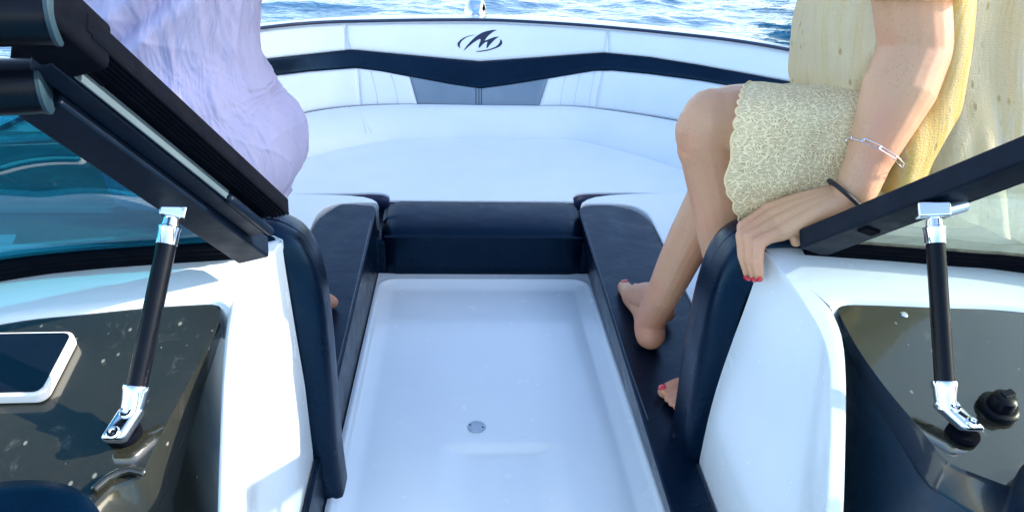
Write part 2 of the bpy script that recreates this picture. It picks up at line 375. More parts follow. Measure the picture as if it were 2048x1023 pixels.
# ------------------------------------------------------------------ wooded starboard shore (shades the bow, mirrored in the water)
def shore():
    g = []
    for y in np.linspace(-14, 40, 40):
        e = 7.2+.5*math.sin(y*.7)+.3*math.sin(y*1.9)
        g.append([A(e+d_, y, -.5+h_) for d_, h_ in ((0, 0), (.5, .35), (1.2, .55), (3, .8), (12, 1.5), (60, 4))])
    o = mk('shore', MB().grid(np.array(g)), M['bank']); o['kind'] = 'structure'; o['label'] = 'grassy bank along the starboard side'
    rs = np.random.RandomState(12)
    spec = [((8.7, 2.9), 4.9, 1.9, 'broad dark tree leaning over the water nearest the bow'), ((9.2, 6.4), 5.2, 2.4, 'tall dark tree standing second along the starboard shore'), ((9.0, 10.0), 4.0, 2.8, 'round dark tree standing third along the starboard shore'), ((9.8, 16.5), 4.4, 3.2, 'farthest wide tree on the starboard shore')]
    for (x, y), h, r, lab in spec:
        t = thing('shore_tree', lab, 'tree', (x, y, .2), 'trees on the starboard shore')
        mb = MB().tube(curve([A(x, y, .0), A(x-.1, y+.1, h*.4), A(x-.3, y, h*.8)], 5), list(np.linspace(.2, .08, 11)), 10)
        for k in range(7):
            a = rs.rand()*6.28; mb.tube([A(x-.2, y, h*(.4+.06*k)), A(x-.2+math.cos(a)*r*.7, y+math.sin(a)*r*.7, h*(.7+.08*k))], [.07, .025], 7)
        mk('trunk', mb, M['bark'], t)
        cl = [(x-.4+rs.normal()*r*.42, y+rs.normal()*r*.45, h+rs.normal()*h*.26, r*rs.uniform(.25, .5)) for _ in range(26)]
        cl += [(x-.3, y, h, r*.8), (x-.3, y, h-.7*r*.5, r*.7), (x-.5, y+.5*r, h, r*.6), (x-.2, y-.45*r, h, r*.5), (x-.2, y, h+.4*r, r*.6)]
        if y < 4: cl += [(x+rs.uniform(-.5, .5), y0_, z0_, .72) for y0_ in np.arange(1.45, 4.9, .5) for z0_ in np.arange(4.3, 6.7, .6)]
        V, F = [], []
        for cx, cy, cz, cr_ in cl:
            for _ in range(int(420*(cr_/.7)**2)):
                d_ = rs.normal(size=3); d_ /= np.linalg.norm(d_); p = A(cx, cy, cz)+d_*cr_*rs.uniform(.3, 1)**.6*A(1, 1, .8)
                if p[1] < .985+.04*math.sin(p[2]*4)+.03*rs.normal(): continue
                a1 = rs.normal(size=3); a1 /= np.linalg.norm(a1); a2 = np.cross(a1, rs.normal(size=3)); a2 /= np.linalg.norm(a2); sz = rs.uniform(.06, .13); o_ = len(V)
                V += [p-a1*sz*1.5, p+a2*sz*.7, p+a1*sz*1.5, p-a2*sz*.7]; F.append((o_, o_+1, o_+2, o_+3))
        mbc = MB(); mbc.v = V; mbc.f = F; mk('crown', mbc, M['tree'], t, smooth=False)
M['bank'] = mat_simple('grassy_bank', (.06, .08, .03), .9, 0, .4, 6, .4); M['bark'] = mat_simple('bark', (.10, .075, .05), .9, 0, .3, 20, .6)
shore()

# ------------------------------------------------------------------ the boat
boat = thing('motorboat', 'white open bow motorboat with a folded walk-through windshield and navy trim', 'boat', (0, 1.2, -.25))

# --- curves of the bow, each in picture columns of the real rim
v0 = interp([(480, 64), (510, 60), (600, 50), (700, 45), (960, 42), (1100, 48), (1220, 57), (1400, 75), (1500, 88), (1610, 108), (1660, 119)])
vg = interp([(480, 53), (515, 48), (700, 33), (900, 29), (1100, 32), (1300, 50), (1450, 67), (1610, 98), (1660, 109)])
v1 = lin([(480, 122), (537, 117), (620, 108), (702, 99), (800, 108), (900, 117), (960, 122), (1050, 116), (1208, 105), (1300, 114), (1400, 130), (1500, 148), (1660, 178)])
v2 = lin([(480, 158), (537, 153), (620, 143), (711, 136), (760, 142), (819, 153), (900, 168), (960, 177), (1020, 169), (1096, 157), (1186, 142), (1225, 141), (1300, 148), (1400, 161), (1500, 178), (1660, 205)])
v3 = interp([(480, 268), (588, 232), (693, 215), (834, 210), (962, 212), (1076, 213), (1169, 216), (1351, 242), (1500, 275), (1660, 318)])
v4 = interp([(480, 370), (605, 318), (751, 284), (896, 276), (1072, 277), (1160, 281), (1353, 335), (1500, 400)])
ZT, ZB, ZS = .50, .23, .16
def S(u, v):
    P0, P3 = Z(u, v0(u), ZT), Z(u, v3(u), ZB); d = ray(u, v); e = P3-P0
    Mx = np.stack([d, -e], 1); t, s = np.linalg.lstsq(Mx, P0-CC, rcond=None)[0]
    return CC+d*t
UU = np.linspace(490, 1650, 117)
ext = {-1: [(-.93, 2.12, .47), (-1.02, 1.6, .43), (-1.05, 1.0, .41), (-1.06, .2, .41)], 1: [(1.06, 2.12, .49), (1.10, 1.6, .475), (1.11, 1.0, .46), (1.11, .2, .45)]}
r0 = [Z(u, v0(u), ZT) for u in UU]; r0 = curve([A(*p) for p in ext[-1][::-1]]+[r0[0]], 8)[:-1]+r0+curve([r0[-1]]+[A(*p) for p in ext[1]], 8)[1:]
gg = [Z(u, vg(u), ZT) for u in UU]
eo = lambda s, d: [A(p[0]+s*d, p[1]+.03, p[2]) for p in ext[s]]
gg = curve(eo(-1, .085)[::-1]+[gg[0]], 8)[:-1]+gg+curve([gg[-1]]+eo(1, .085), 8)[1:]
# gunwale deck and hull side
r0a, gga = np.array(r0), np.array(gg); out = gga-r0a; out[:, 2] = 0; ln = np.linalg.norm(out, axis=1, keepdims=True); out = out/np.maximum(ln, 1e-6)
up = A(0, 0, 1)
rows = [r0a-up*.06, r0a-up*.004, r0a+out*.012+up*.002, r0a*.5+gga*.5+up*.006, gga-out*.02+up*.004, gga-up*.006, gga+out*.012-up*.028, gga+out*.016-up*.07]
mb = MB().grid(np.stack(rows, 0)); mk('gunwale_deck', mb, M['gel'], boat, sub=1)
hb = gga+out*.016-up*.07; low = hb.copy(); low[:, 2] = -.3; low[:, :2] -= out[:, :2]*.22
mid = hb*.6+low*.4+out*.05
mk('hull_side', MB().grid(np.stack([hb, mid, low], 0)), M['hull'], boat)
mk('rub_rail', MB().tube(list(hb[::3]+out[::3]*.006), .012, 8), M['trim'], boat)
mk('trim_line', MB().tube(list(r0a+up*.004-out*.003), .0058, 8), M['trim'], boat)

# --- floor pan with recess and drain
def build_floor():
    xl, xr, yf = -.277, .272, 1.742
    xs = np.unique(np.concatenate([np.linspace(xl, xl+.06, 16), np.linspace(xl+.06, xr-.06, 90), np.linspace(xr-.06, xr, 16)]))
    ys = np.unique(np.concatenate([np.linspace(.2, 1.0, 50), np.linspace(1.0, 1.2, 60), np.linspace(1.2, 1.64, 40), np.linspace(1.64, yf, 30)]))
    Xg, Yg = np.meshgrid(xs, ys)
    def rr(X_, Y_, x0, x1, y1, r):      # distance inside a slot that is open towards the stern
        cx, hx = (x0+x1)/2, (x1-x0)/2; qx = np.abs(X_-cx)-(hx-r); qy = Y_-(y1-r)
        return -(np.hypot(np.maximum(qx, 0), np.maximum(qy, 0))+np.minimum(np.maximum(qx, qy), 0)-r)
    s = rr(Xg, Yg, xl, xr, yf-.028, .05)
    Zg = .014*(1-sstep(s/.05))+.012*(s < 0)*0
    s2 = rr(Xg, Yg, -.098, .118, 1.075, .03)
    Zg += .004*np.exp(-((s-.009)/.006)**2)
    dx_ = sstep((.118-np.abs(Xg-.010))/.07); Zg += -.016*dx_*sstep((1.078-Yg)/.016)+.0016*dx_*np.exp(-((Yg-1.083)/.006)**2)
    Zg += .0025*np.exp(-((Xg-.005)/.02)**2)*sstep(s2/.03)
    P = np.stack([Xg, Yg, Zg], -1); mb = MB().grid(P)
    sides = MB()
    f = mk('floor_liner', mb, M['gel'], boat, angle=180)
    c = Z(953, 853, 0.001)
    d = mk('drain', MB().rev(c, (0, 0, 1), [(.0165, -.003), (.0172, .0012), (.016, .0026), (.012, .0030), (.0112, .0022), (.002, .0021)]), M['drain'], f)
    for a in (2.9, -.35):
        mk('drain_screw', MB().rev(c+A(.0125*math.cos(a), .0125*math.sin(a), .0024), (0, 0, 1), [(.0016, 0), (.0016, .0012), (.0004, .0013)], 10), M['rubber'], f)
build_floor()

# --- dark plinth below the cushions
pl = [(-1.0, .95), (-.285, .95), (-.285, 1.745), (.28, 1.745), (.28, .95), (1.05, .95), (1.05, 2.15), (.7, 2.55), (.35, 2.66), (-.35, 2.64), (-.62, 2.46), (-1.0, 2.0)]
mk('seat_plinth', MB().prism(pl, -.05, .105), M['vnavy'], boat, bevel=.01)

# --- consoles
def build_console(side):
    if side < 0:
        Fl = [(-400, 640), (0, 556), (150, 535), (300, 517), (420, 507), (500, 498), (540, 485), (563, 478)]
        Gl = [(-400, 720), (0, 640), (150, 622), (300, 607), (400, 601), (432, 599), (448, 606), (453, 622)]
        R = [(453, 622), (446, 680), (442, 760), (438, 860), (432, 1023), (424, 1200)]
        B = [(563, 478), (490, 620), (478, 700), (481, 800), (489, 1023), (494, 1200)]
        xb, tt = -.292, [0, .42, .62, .76, .9, 1]
    else:
        Fl = [(2500, 610), (2048, 540), (1900, 522), (1750, 508), (1680, 500), (1605, 495), (1560, 490), (1527, 497)]
        Gl = [(2500, 670), (2048, 617), (1900, 609), (1780, 604), (1710, 602), (1684, 602), (1668, 607), (1668, 618)]
        R = [(1668, 618), (1688, 665), (1695, 740), (1694, 860), (1690, 1023), (1686, 1200)]
        B = [(1527, 497), (1612, 612), (1652, 690), (1660, 800), (1652, 1023), (1645, 1200)]
        xb, tt = .315, [0, .42, .62, .76, .9, 1]
    n = 25
    def res(pts, k):
        c = curve([A(*p, 0) for p in pts], 16); c = np.array(c); L = np.concatenate([[0], np.cumsum(np.linalg.norm(np.diff(c, axis=0), axis=1))]); q = np.linspace(0, L[-1], k)
        return np.stack([np.interp(q, L, c[:, i]) for i in range(2)], 1)
    f, g = res(Fl, 30), res(Gl, 30); r, b = res(R, n), res(B, n)
    rows = []
    for k in range(30):
        p0, p1 = D(*f[k]), D(*g[k]); back = A(p0[0], max(p0[1]+.05, .925 if abs(p0[0]) < .6 else .80), p0[2])
        if abs(p0[0]) > .45: back = p0+A(0, .12, .0)
        back[1] = min(back[1], .925)
        rows.append([back-up*.03, back, p0, p0*.6+p1*.4, p0*.1+p1*.9, p1, p1-up*.02, p1-up*.05])
    mb = MB().grid(np.array(rows))
    grid = []
    for k in range(n):
        p, q = D(*r[k]), D(*b[k]); z0 = q[2]
        line = [p-up*.10, p-up*.012, p, p*.55+q*.45, p*.15+q*.85, q]
        for t in (.03, .08, .25, .5, .75, 1.0):
            line.append(A(q[0]+(xb-q[0])*sstep(t*1.6) - side*.0*t, q[1]+(.01 if k == 0 else 0)*t, z0*(1-t)))
        grid.append(line)
    # the corner turns outboard along the bulkhead
    q0 = grid[0]; first = [q for q in q0]
    g1 = [A(p[0]+side*.012, .928, p[2]) if i >= 5 else p for i, p in enumerate(first)]
    g2 = [A(p[0]+side*.30, .93, p[2]) if i >= 5 else p for i, p in enumerate(first)]
    g3 = [A(p[0]+side*.68, .90, p[2]) if i >= 5 else p for i, p in enumerate(first)]
    mb2 = MB().grid(np.array(grid)); bulk = MB().grid(np.array([first[5:], g1[5:], g2[5:], g3[5:]]))
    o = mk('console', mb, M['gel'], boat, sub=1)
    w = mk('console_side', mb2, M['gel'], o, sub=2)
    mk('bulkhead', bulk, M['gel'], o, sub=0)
    return o
consoleL = build_console(-1); consoleR = build_console(1)

# --- glossy dashboards with their dark sides
def dash(side):
    if side < 0:
        top = [(-420, 726), (0, 645), (150, 627), (300, 612), (400, 606), (428, 605), (441, 612), (440, 636)]
        cre = [(440, 636), (405, 712), (355, 805), (305, 900), (280, 948), (225, 972), (195, 1000), (60, 1150)]
        lowp = [(444, 640), (438, 760), (432, 860), (428, 950), (424, 1040), (420, 1100), (415, 1180), (330, 1500)]
    else:
        top = [(2560, 680), (2048, 622), (1900, 614), (1780, 609), (1710, 607), (1688, 607), (1676, 612), (1678, 626)]
        cre = [(1678, 626), (1712, 690), (1768, 770), (1835, 850), (1885, 912), (1915, 932), (1960, 950), (2200, 1040)]
        lowp = [(1676, 630), (1694, 740), (1698, 840), (1700, 930), (1702, 1040), (1704, 1120), (1704, 1200), (1800, 1500)]
    T = [D(*p, -.006) for p in top]; Cc = [D(*p, -.006) for p in cre]
    far = [t for t in T]
    t = thing
    # top face
    tc = curve(T, 6); cc = curve(Cc, 6); n = min(len(tc), len(cc))
    # ruled surface from the back rim to the crease (they share their inboard end)
    tcr = tc[::-1]
    idx = np.linspace(0, 1, 44)
    def samp(c, q):
        c = np.array(c); L = np.concatenate([[0], np.cumsum(np.linalg.norm(np.diff(c, axis=0), axis=1))]); return np.stack([np.interp(q*L[-1], L, c[:, i]) for i in range(3)], 1)
    a, b = samp(tcr, idx**1.0), samp(cc, idx**1.0)
    rows = []
    for s in np.linspace(0, 1, 14): rows.append(a*(1-s)+b*s)
    mbt = MB().grid(np.array(rows))
    # rear skirt of the rim so that the panel has thickness
    mbt.grid(np.array([a, a-up*.03]))
    o = mk('dashboard', mbt, M['dash'], boat, angle=60)
    Lw = []
    for p, c_ in zip(lowp, Cc):
        q = D(*p, -.10); Lw.append(A(q[0], q[1], q[2]))
    lw = samp(curve(Lw, 6), idx)
    inb = A(-side, 0, 0)
    def toward(k): return b+(lw-b)*k
    e1 = b+(lw-b)*.02-up*.004; e2 = toward(.16)-up*.012 if side > 0 else toward(.22)-up*.012
    mk('dashboard_edge', MB().grid(np.array([b, b+(lw-b)*.008-up*.0012, e1, e2, e2-up*.006])), M['dashedge'] if side > 0 else M['dash'], o, angle=60)
    e3 = toward(.30)-up*.05
    mk('dashboard_side', MB().grid(np.array([e2-up*.006, e2*.7+lw*.3-up*.03, lw-up*.06, lw-up*.25])), M['dashside'] if side > 0 else M['dash'], o, angle=60)
    return o
dashL, dashR = dash(-1), dash(1)

# --- windshields
def nrm(x): x = np.asarray(x, float); return x/np.linalg.norm(x)
def windshield(side):
    if side < 0:
        P0, P1 = Z(506, 500, .490), Y(96, 203, .62); base = [(-420, 618), (0, 541), (150, 521), (300, 509), (430, 501), (505, 495)]; gm = M['glassL']
        ext_len = 1.0
    else:
        P0, P1 = Z(1622, 484, .494), Y(2048, 316, .69); base = [(2500, 600), (2048, 527), (1900, 513), (1780, 503), (1680, 496), (1612, 491)]; gm = M['glassR']
        ext_len = 1.55
    P1 = P0+(P1-P0)*ext_len
    Bp = [D(*p, .010) for p in base]; Bc = curve(Bp, 8)
    d = nrm(P1-P0); bd = nrm(Bc[8]-Bc[-1]); n = np.cross(d, bd); n = nrm(n if n@(CC-P0) > 0 else -n)
    wv = nrm(-(bd-d*(bd@d))); L = np.linalg.norm(P1-P0); mid = (P0+P1)/2
    root = mk('windshield', MB().box(mid+d*.004, (d, wv, n), (L/2+.006, .0205, .014)), M['frame'], boat, bevel=.0035, seg=3)
    # glass between base, post and top rail
    outb = np.array([Bc[0]-Bc[-1]])[0]
    lower = np.array(Bc)[::-1]; k = len(lower); tq = np.linspace(0, 1, k)
    upper = np.array([P1+(p-lower[0])*.92+d*.0 for p in lower])
    g = np.array([lower*(1-s)+upper*s for s in np.linspace(0, 1, 6)])
    mk('glass', MB().grid(g), gm, root, solid=.004, angle=180)
    # base gasket: a wide foot with a rib on it
    mbb = MB()
    for off, r in ((-.002, .0105), (.013, .0085), (.024, .0070)):
        mbb.tube([p+d*off+n*.002 for p in Bc], r, 10)
    mk('base_gasket', mbb, M['rubber'], root)
    if side < 0:
        # walk-through window folded flat against this panel
        e0 = P0+d*L*.13; e1 = P1+d*.045
        def bar(w0, w1, no, th, name, mat, s0=0, s1=1, bev=.002, par=root):
            a, b = e0+(e1-e0)*s0, e0+(e1-e0)*s1
            return mk(name, MB().box((a+b)/2+wv*(w0+w1)/2+n*no, (d, wv, n), (np.linalg.norm(b-a)/2, (w1-w0)/2, th/2)), mat, par, bevel=bev)
        bar(.0215, .0405, -.008, .030, 'folded_window_frame', M['frame'], .01, 1)
        bar(.0424, .0444, .000, .012, 'folded_window_glass', M['edge'], .27, .94, .0006)
        mk('bead', MB().tube([e0+wv*.0455+n*.005+d*.004, e0+(e1-e0)*.27+wv*.0455+n*.005], .0052, 12, 'round'), M['frame'], root)
        bar(.040, .074, -.018, .018, 'gasket_strip', M['rubber'], .03, 1.02)
        rb = MB()
        for i in range(5): rb.tube([e0+(e1-e0)*.03+wv*(.0530+i*.0047)-n*.0085, e1+wv*(.0530+i*.0047)-n*.0085], .0021, 8)
        mk('gasket_rib', rb, M['rubber'], root)
        rd = nrm(A(-1, -.27, 0.0)); mbr = MB()
        for (u, v, y, r) in ((90, 172, .60, .0215), (108, 30, .57, .0215)):
            c = Y(u, v, y); mbr.tube([c, c+rd*.75], r, 24); mk('rail_cap', MB().rev(c-rd*.0005, -rd, [(r*1.02, -.002), (r*1.02, .0008), (r*.94, .0018), (.002, .002)], 24), M['endcap'], root, angle=30)
        mk('top_rail', mbr, M['rod'], root, bevel=.002)
        c = Y(135, 75, .60); mk('corner_block', MB().box(c+d*.012, (d, wv, n), (.034, .022, .022)), M['rubber'], root, bevel=.006)
        c = Y(118, 140, .62); mk('corner_block', MB().box(c-n*.006, (d, wv, n), (.024, .026, .018)), M['rubber'], root, bevel=.006)
    else:
        mk('post_lip', MB().box(mid-wv*.0235+n*.002, (d, wv, n), (L/2, .0045, .0105)), M['frame'], root, bevel=.002)
        c = P0+d*.088+n*.0145-wv*.001; mk('latch_keeper', MB().box(c, (d, wv, n), (.0075, .012, .0022)), M['rubber'], root, bevel=.0015)
        c2 = P1+nrm(lower[-1]-lower[0])*.4; mk('top_rail', MB().tube([P1, c2+(c2-P1)], .024, 20), M['rod'], root)
    return root, P0, P1, d, wv, n
M['edge'] = mat_simple('pale_glass_edge', (.05, .08, .10), .55, 0, .06, 30, 0)
M['endcap'] = mat_simple('slate_end_cap', (.004, .022, .036), .6, 0, .15, 40, .05)
wsL = windshield(-1); wsR = windshield(1)

def strut(side):
    if side < 0:
        top = Y(337, 470, .722); bot = D(270, 790, .030); foot = D(240, 862, .012); ws = wsL
        fwd = nrm(foot-D(268, 800, .012))
    else:
        top = Y(1870, 470, .722); bot = D(1890, 780, .030); foot = D(1928, 846, .012); ws = wsR
        fwd = nrm(foot-D(1892, 790, .012))
    nd = nrm(A(0, -DB, 1)); fwd = nrm(fwd-nd*(fwd@nd)); sdv = np.cross(nd, fwd)
    ax = nrm(top-bot)
    r = .0098
    root = mk('windshield_strut', MB().tube([bot+ax*.004, top], r, 24), M['rod'], boat, bevel=.0008)
    mb = MB().rev(top, ax, [(r*1.0, -.010), (r*1.10, -.0095), (r*1.12, .004), (r*1.2, .006), (r*1.22, .0085), (r*.9, .010), (r*.8, .018), (.003, .022)], 28)
    mk('upper_collar', mb, M['chrome'], root, angle=35)
    tip = top+ax*.021
    d, wv, n = ws[3], ws[4], ws[5]
    cx = CR*(1 if side > 0 else .35)+(-CF)*(.3 if side > 0 else .9); cx = nrm(cx-ax*(cx@ax)); cy = np.cross(ax, cx)
    if side < 0:
        b = MB().box(tip+ax*.004, (cx, cy, ax), (.0105, .0125, .006)); b.box(tip+ax*.016+cy*.0095, (cx, cy, ax), (.0105, .0032, .012)); b.box(tip+ax*.017-cy*.0095, (cx, cy, ax), (.0105, .0032, .012))
        mk('upper_clamp', b, M['chrome'], root, bevel=.0018)
        mk('clamp_pin', MB().tube([tip+ax*.020-cy*.0145, tip+ax*.020+cy*.0145], .0042, 14), M['chrome'], root)
        mk('clamp_eye', MB().tube([tip+ax*.010, tip+ax*.036], .006, 14), M['chrome'], root)
    else:
        b = MB().box(tip+ax*.007-CR*.001, (cx, cy, ax), (.0165, .0105, .0085)); mk('upper_clamp', b, M['chrome'], root, bevel=.0028)
        mk('clamp_eye', MB().tube([tip+ax*.008+CR*.012, tip+ax*.014+CR*.034], .0100, 22), M['chrome'], root, bevel=.0012)
        mk('clamp_pin', MB().tube([tip+ax*.010+CR*.022, tip+ax*.032+CR*.024], .006, 14), M['frame'], root)
    # foot
    mk('lower_collar', MB().rev(bot, ax, [(r*.95, .010), (r*1.28, .010), (r*1.34, .0075), (r*1.26, .004), (r*1.18, -.006), (r*1.05, -.020), (.003, -.021)], 28), M['chrome'], root, angle=35)
    st = bot-ax*.015
    fc = foot
    L = np.linalg.norm(st-fc)
    fa = nrm(fc-st); fa2 = nrm(fa-nd*(fa@nd)*.3); su = nrm(np.cross(sdv, fa2)); su = su if su@nd > 0 else -su
    fm = (st+fc)/2+fa2*.004
    fb = mk('foot', MB().box(fm, (fa2, sdv, su), (L/2+.008, .0118, .0085)), M['chrome'], root, bevel=.006, seg=4)
    for k in (-.010, .012):
        c = fm+fa2*k+su*.0085
        mk('screw', MB().rev(c, su, [(.0066, -.001), (.0066, .0012), (.0052, .0026), (.0030, .0027), (.0026, .0012), (.0005, .0011)], 20), M['chrome'], root, angle=30)
    mk('foot_dark_disc', MB().rev(D(*((250, 868) if side < 0 else (1925, 868)), -.005), nd, [(.0165, 0), (.0165, .004), (.014, .007), (.002, .0075)], 28), M['rubber'], root, angle=30)  # black disc below the foot; on port it stands in for shadow
strut(-1); strut(1)

# --- small fittings
nd = nrm(A(0, -DB, 1))
def fit(u, v, dz): return D(u, v, dz)
c = fit(1994, 818, -.005)
kn = mk('socket_cap', MB().rev(c, nd, [(.0205, 0), (.0212, .003), (.0205, .0065), (.0175, .0085), (.0140, .0082), (.0135, .016), (.0120, .0205), (.0085, .0225), (.001, .0228)], 36), M['rod'], dashR, angle=40)
mk('cap_tab', MB().box(c+nd*.0235+A(.004, .004, 0), (A(1, .3, DB*.3), np.cross(nd, A(1, .3, DB*.3)), nd), (.008, .0045, .0018)), M['rod'], kn, bevel=.0012)
c = fit(1808, 629, -.0055); mk('dashboard_screw', MB().rev(c, nd, [(.0046, 0), (.0046, .0008), (.0034, .0022), (.0012, .0024), (.0004, .0014)], 20), M['chrome'], dashR, angle=30)
# oval bezel on the rear lip of the starboard dashboard
c = D(1978, 968, -.028); e1 = nrm(A(.95, -.25, 0)); e2 = nrm(A(0.2, .6, .75)); e3 = np.cross(e1, e2); e3 = e3 if e3[1] < 0 else -e3
rg = [[c+e3*h+e1*.023*k*math.cos(t)+e2*.010*k*math.sin(t) for t in np.linspace(0, 6.2832, 32, endpoint=False)] for k, h in ((1.15, -.004), (1.15, .002), (1.0, .004), (.85, .003), (.4, .0045), (.05, .005))]
mk('oval_bezel', MB().grid(rg, True), M['dash'], dashR, angle=40)
# raised mouldings on the port dashboard
mb = MB().tube([D(*p, -.002) for p in ((192, 975), (215, 955), (236, 944), (262, 938), (285, 944))], .0042, 12, 'round'); mk('moulded_ridge', mb, M['dash'], dashL)
# padded lids at the near corners
def pad_lid(pts, name):
    C0 = [D(*p, .008) for p in pts]; Cc = np.array(curve(C0+C0[:1], 6)[:-1]); ce = Cc.mean(0)
    R = [Cc-up*.05, Cc-up*.004, Cc*.985+ce*.015+up*.004, Cc*.95+ce*.05+up*.008, Cc*.6+ce*.4+up*.010, Cc*.2+ce*.8+up*.010, Cc*.001+ce*.999+up*.010]
    return R
R = pad_lid([(-300, 1010), (-120, 985), (0, 972), (70, 968), (130, 974), (170, 990), (195, 1014), (215, 1060), (215, 1160), (120, 1230), (-150, 1230), (-300, 1140)], 'l')
mk('padded_lid', MB().grid(np.array(R), True), M['vnavy'], dashL, angle=180)
R = pad_lid([(2005, 1160), (2004, 1090), (2012, 1020), (2022, 975), (2040, 935), (2080, 915), (2180, 905), (2400, 920), (2420, 1100), (2250, 1230), (2080, 1230)], 'r')
mk('padded_lid', MB().grid(np.array(R), True), M['vnavy'], dashR, angle=180)

# --- bow light
c = Z(951, 30, .503)
fr, sd_ = A(0, 1, 0), A(1, 0, 0)
body = []
for k, (wd, y0, y1, z) in enumerate(((.046, -.035, .075, 0), (.047, -.036, .078, .006), (.042, -.032, .075, .022), (.037, -.020, .072, .040), (.030, -.002, .066, .052), (.016, .012, .052, .058), (.002, .028, .034, .059))):
    cy, hy = (y0+y1)/2, (y1-y0)/2
    body.append([c+A(wd*np.sign(math.cos(t))*abs(math.cos(t))**.7, cy+hy*np.sign(math.sin(t))*abs(math.sin(t))**.8, z) for t in np.linspace(0, 6.2832, 40, endpoint=False)])
bl = mk('bow_light', MB().grid(body, True), M['chrome'], boat, angle=60)
lens = [[c+A(x*(.55+.45*s)*.6, -.037+.034*s, .005+.044*s)+A(0, -.003, .002) for x in np.linspace(-.034, .034, 9)] for s in np.linspace(0, 1, 6)]
mk('lens', MB().grid(np.array(lens)), M['lens'], bl, solid=.003)
mk('lens_screw', MB().rev(c+A(0, -.026, .025), (0, -.8, .6), [(.0035, 0), (.0035, .002), (.0005, .0022)], 12), M['trim'], bl)
# ------------------------------------------------------------------ bow backrest
def Sg(us, vs_lo, vs_hi, nv=14, puff=.006, edge=.12):
    """panel of the backrest: columns us (may be slanted), between two boundaries, stuffed"""
    nu = len(us); P = np.zeros((nv, nu, 3))
    for j in range(nu):
        for i in range(nv):
            t = i/(nv-1); u = us[j] if np.isscalar(us[j]) else us[j][0]*(1-t)+us[j][1]*t
            v = vs_lo(u)*(1-t)+vs_hi(u)*t; P[i, j] = S(u, v)
    s = np.linspace(0, 1, nv); q = np.linspace(0, 1, nu)
    n = np.cross(np.gradient(P, axis=1), np.gradient(P, axis=0)); n /= np.linalg.norm(n, axis=2, keepdims=True)
    sg = np.sign((n*(CC-P)).sum(2, keepdims=True)); n = n*sg
    f = (1-np.abs(2*s-1)**6)[:, None]*(1-.6*np.abs(2*q-1)**40)[None, :]
    return P+n*(puff*f-.5*puff)[..., None]
br = thing('bow_bolster', 'curved white bow backrest bolster with a navy chevron stripe and a grey centre insert', 'bolster', (0, 2.62, .2))
def panel(name, us, a, b, mat, puff=.006, label=None): return mk(name, MB().grid(Sg(us, a, b, puff=puff)), mat, br, solid=.03, angle=180, label=label, face=CC)
vtop = lambda u: v0(u)+3.0
upL = panel('upper_panel', list(np.linspace(495, 691, 24)), vtop, v1, M['vwhite'], .007)
panel('upper_panel', list(np.linspace(691, 1217, 60)), vtop, v1, M['vwhite'], .009, 'long middle panel carrying the emblem')
panel('upper_panel', list(np.linspace(1217, 1650, 48)), vtop, v1, M['vwhite'], .007)
panel('chevron_stripe', list(np.linspace(495, 1650, 150)), v1, v2, M['vnavy'], .004)
lowL = panel('lower_panel', [(495+221*k, 495+227*k) for k in np.linspace(0, 1, 26)], v2, v3, M['vwhite'], .006)
us = [(716+(819-716)*k, 722+(835-722)*k) for k in np.linspace(0, 1, 20)]; llp = panel('lower_panel', us, v2, v3, M['vwhite'], .005)
us = [(819+(1096-819)*k, 835+(1078-835)*k) for k in np.linspace(0, 1, 36)]; gi = panel('centre_insert', us, v2, v3, M['vgrey'], .003)
us = [(1096+(1204-1096)*k, 1078+(1190-1078)*k) for k in np.linspace(0, 1, 20)]; rlp = panel('lower_panel', us, v2, v3, M['vwhite'], .005)
panel('lower_panel', [(1204+(1650-1204)*k, 1190+(1650-1190)*k) for k in np.linspace(0, 1, 50)], v2, v3, M['vwhite'], .006)
# side coamings that carry the backrest aft along both gunwales
for s, e0 in ((-1, 495), (1, 1650)):
    top = [S(e0, vtop(e0))]+[A(p[0], p[1], p[2]-.006) for p in ext[s]]
    bot = [S(e0, v3(e0))]+[A(p[0]-s*.05, p[1]-.05, q) for p, q in zip(ext[s], (.22, .21, .2, .2))]
    tc, bc = np.array(curve(top, 10)), np.array(curve(bot, 10))
    hh = np.linalg.norm(S(e0, v3(e0))-S(e0, vtop(e0))); f1, f2 = (np.linalg.norm(S(e0, f(e0))-S(e0, vtop(e0)))/hh for f in (v1, v2))
    ones = np.ones(len(tc)); f1, f2 = f1*ones, f2*ones
    for nm, a, b, mt in (('upper_panel', 0*ones, f1, 'vwhite'), ('chevron_stripe', f1, f2, 'vnavy'), ('lower_panel', f2, ones, 'vwhite')):
        g = []
        for sk in np.linspace(0, 1, 8):
            k = (a+(b-a)*sk)[:, None]; pf = (1-abs(2*sk-1)**6)*.006
            g.append(tc*(1-k)+bc*k-A(s, .3, 0)*pf)
        mk(nm, MB().grid(np.array(g)), M[mt], br, solid=.03, angle=180, face=CC)
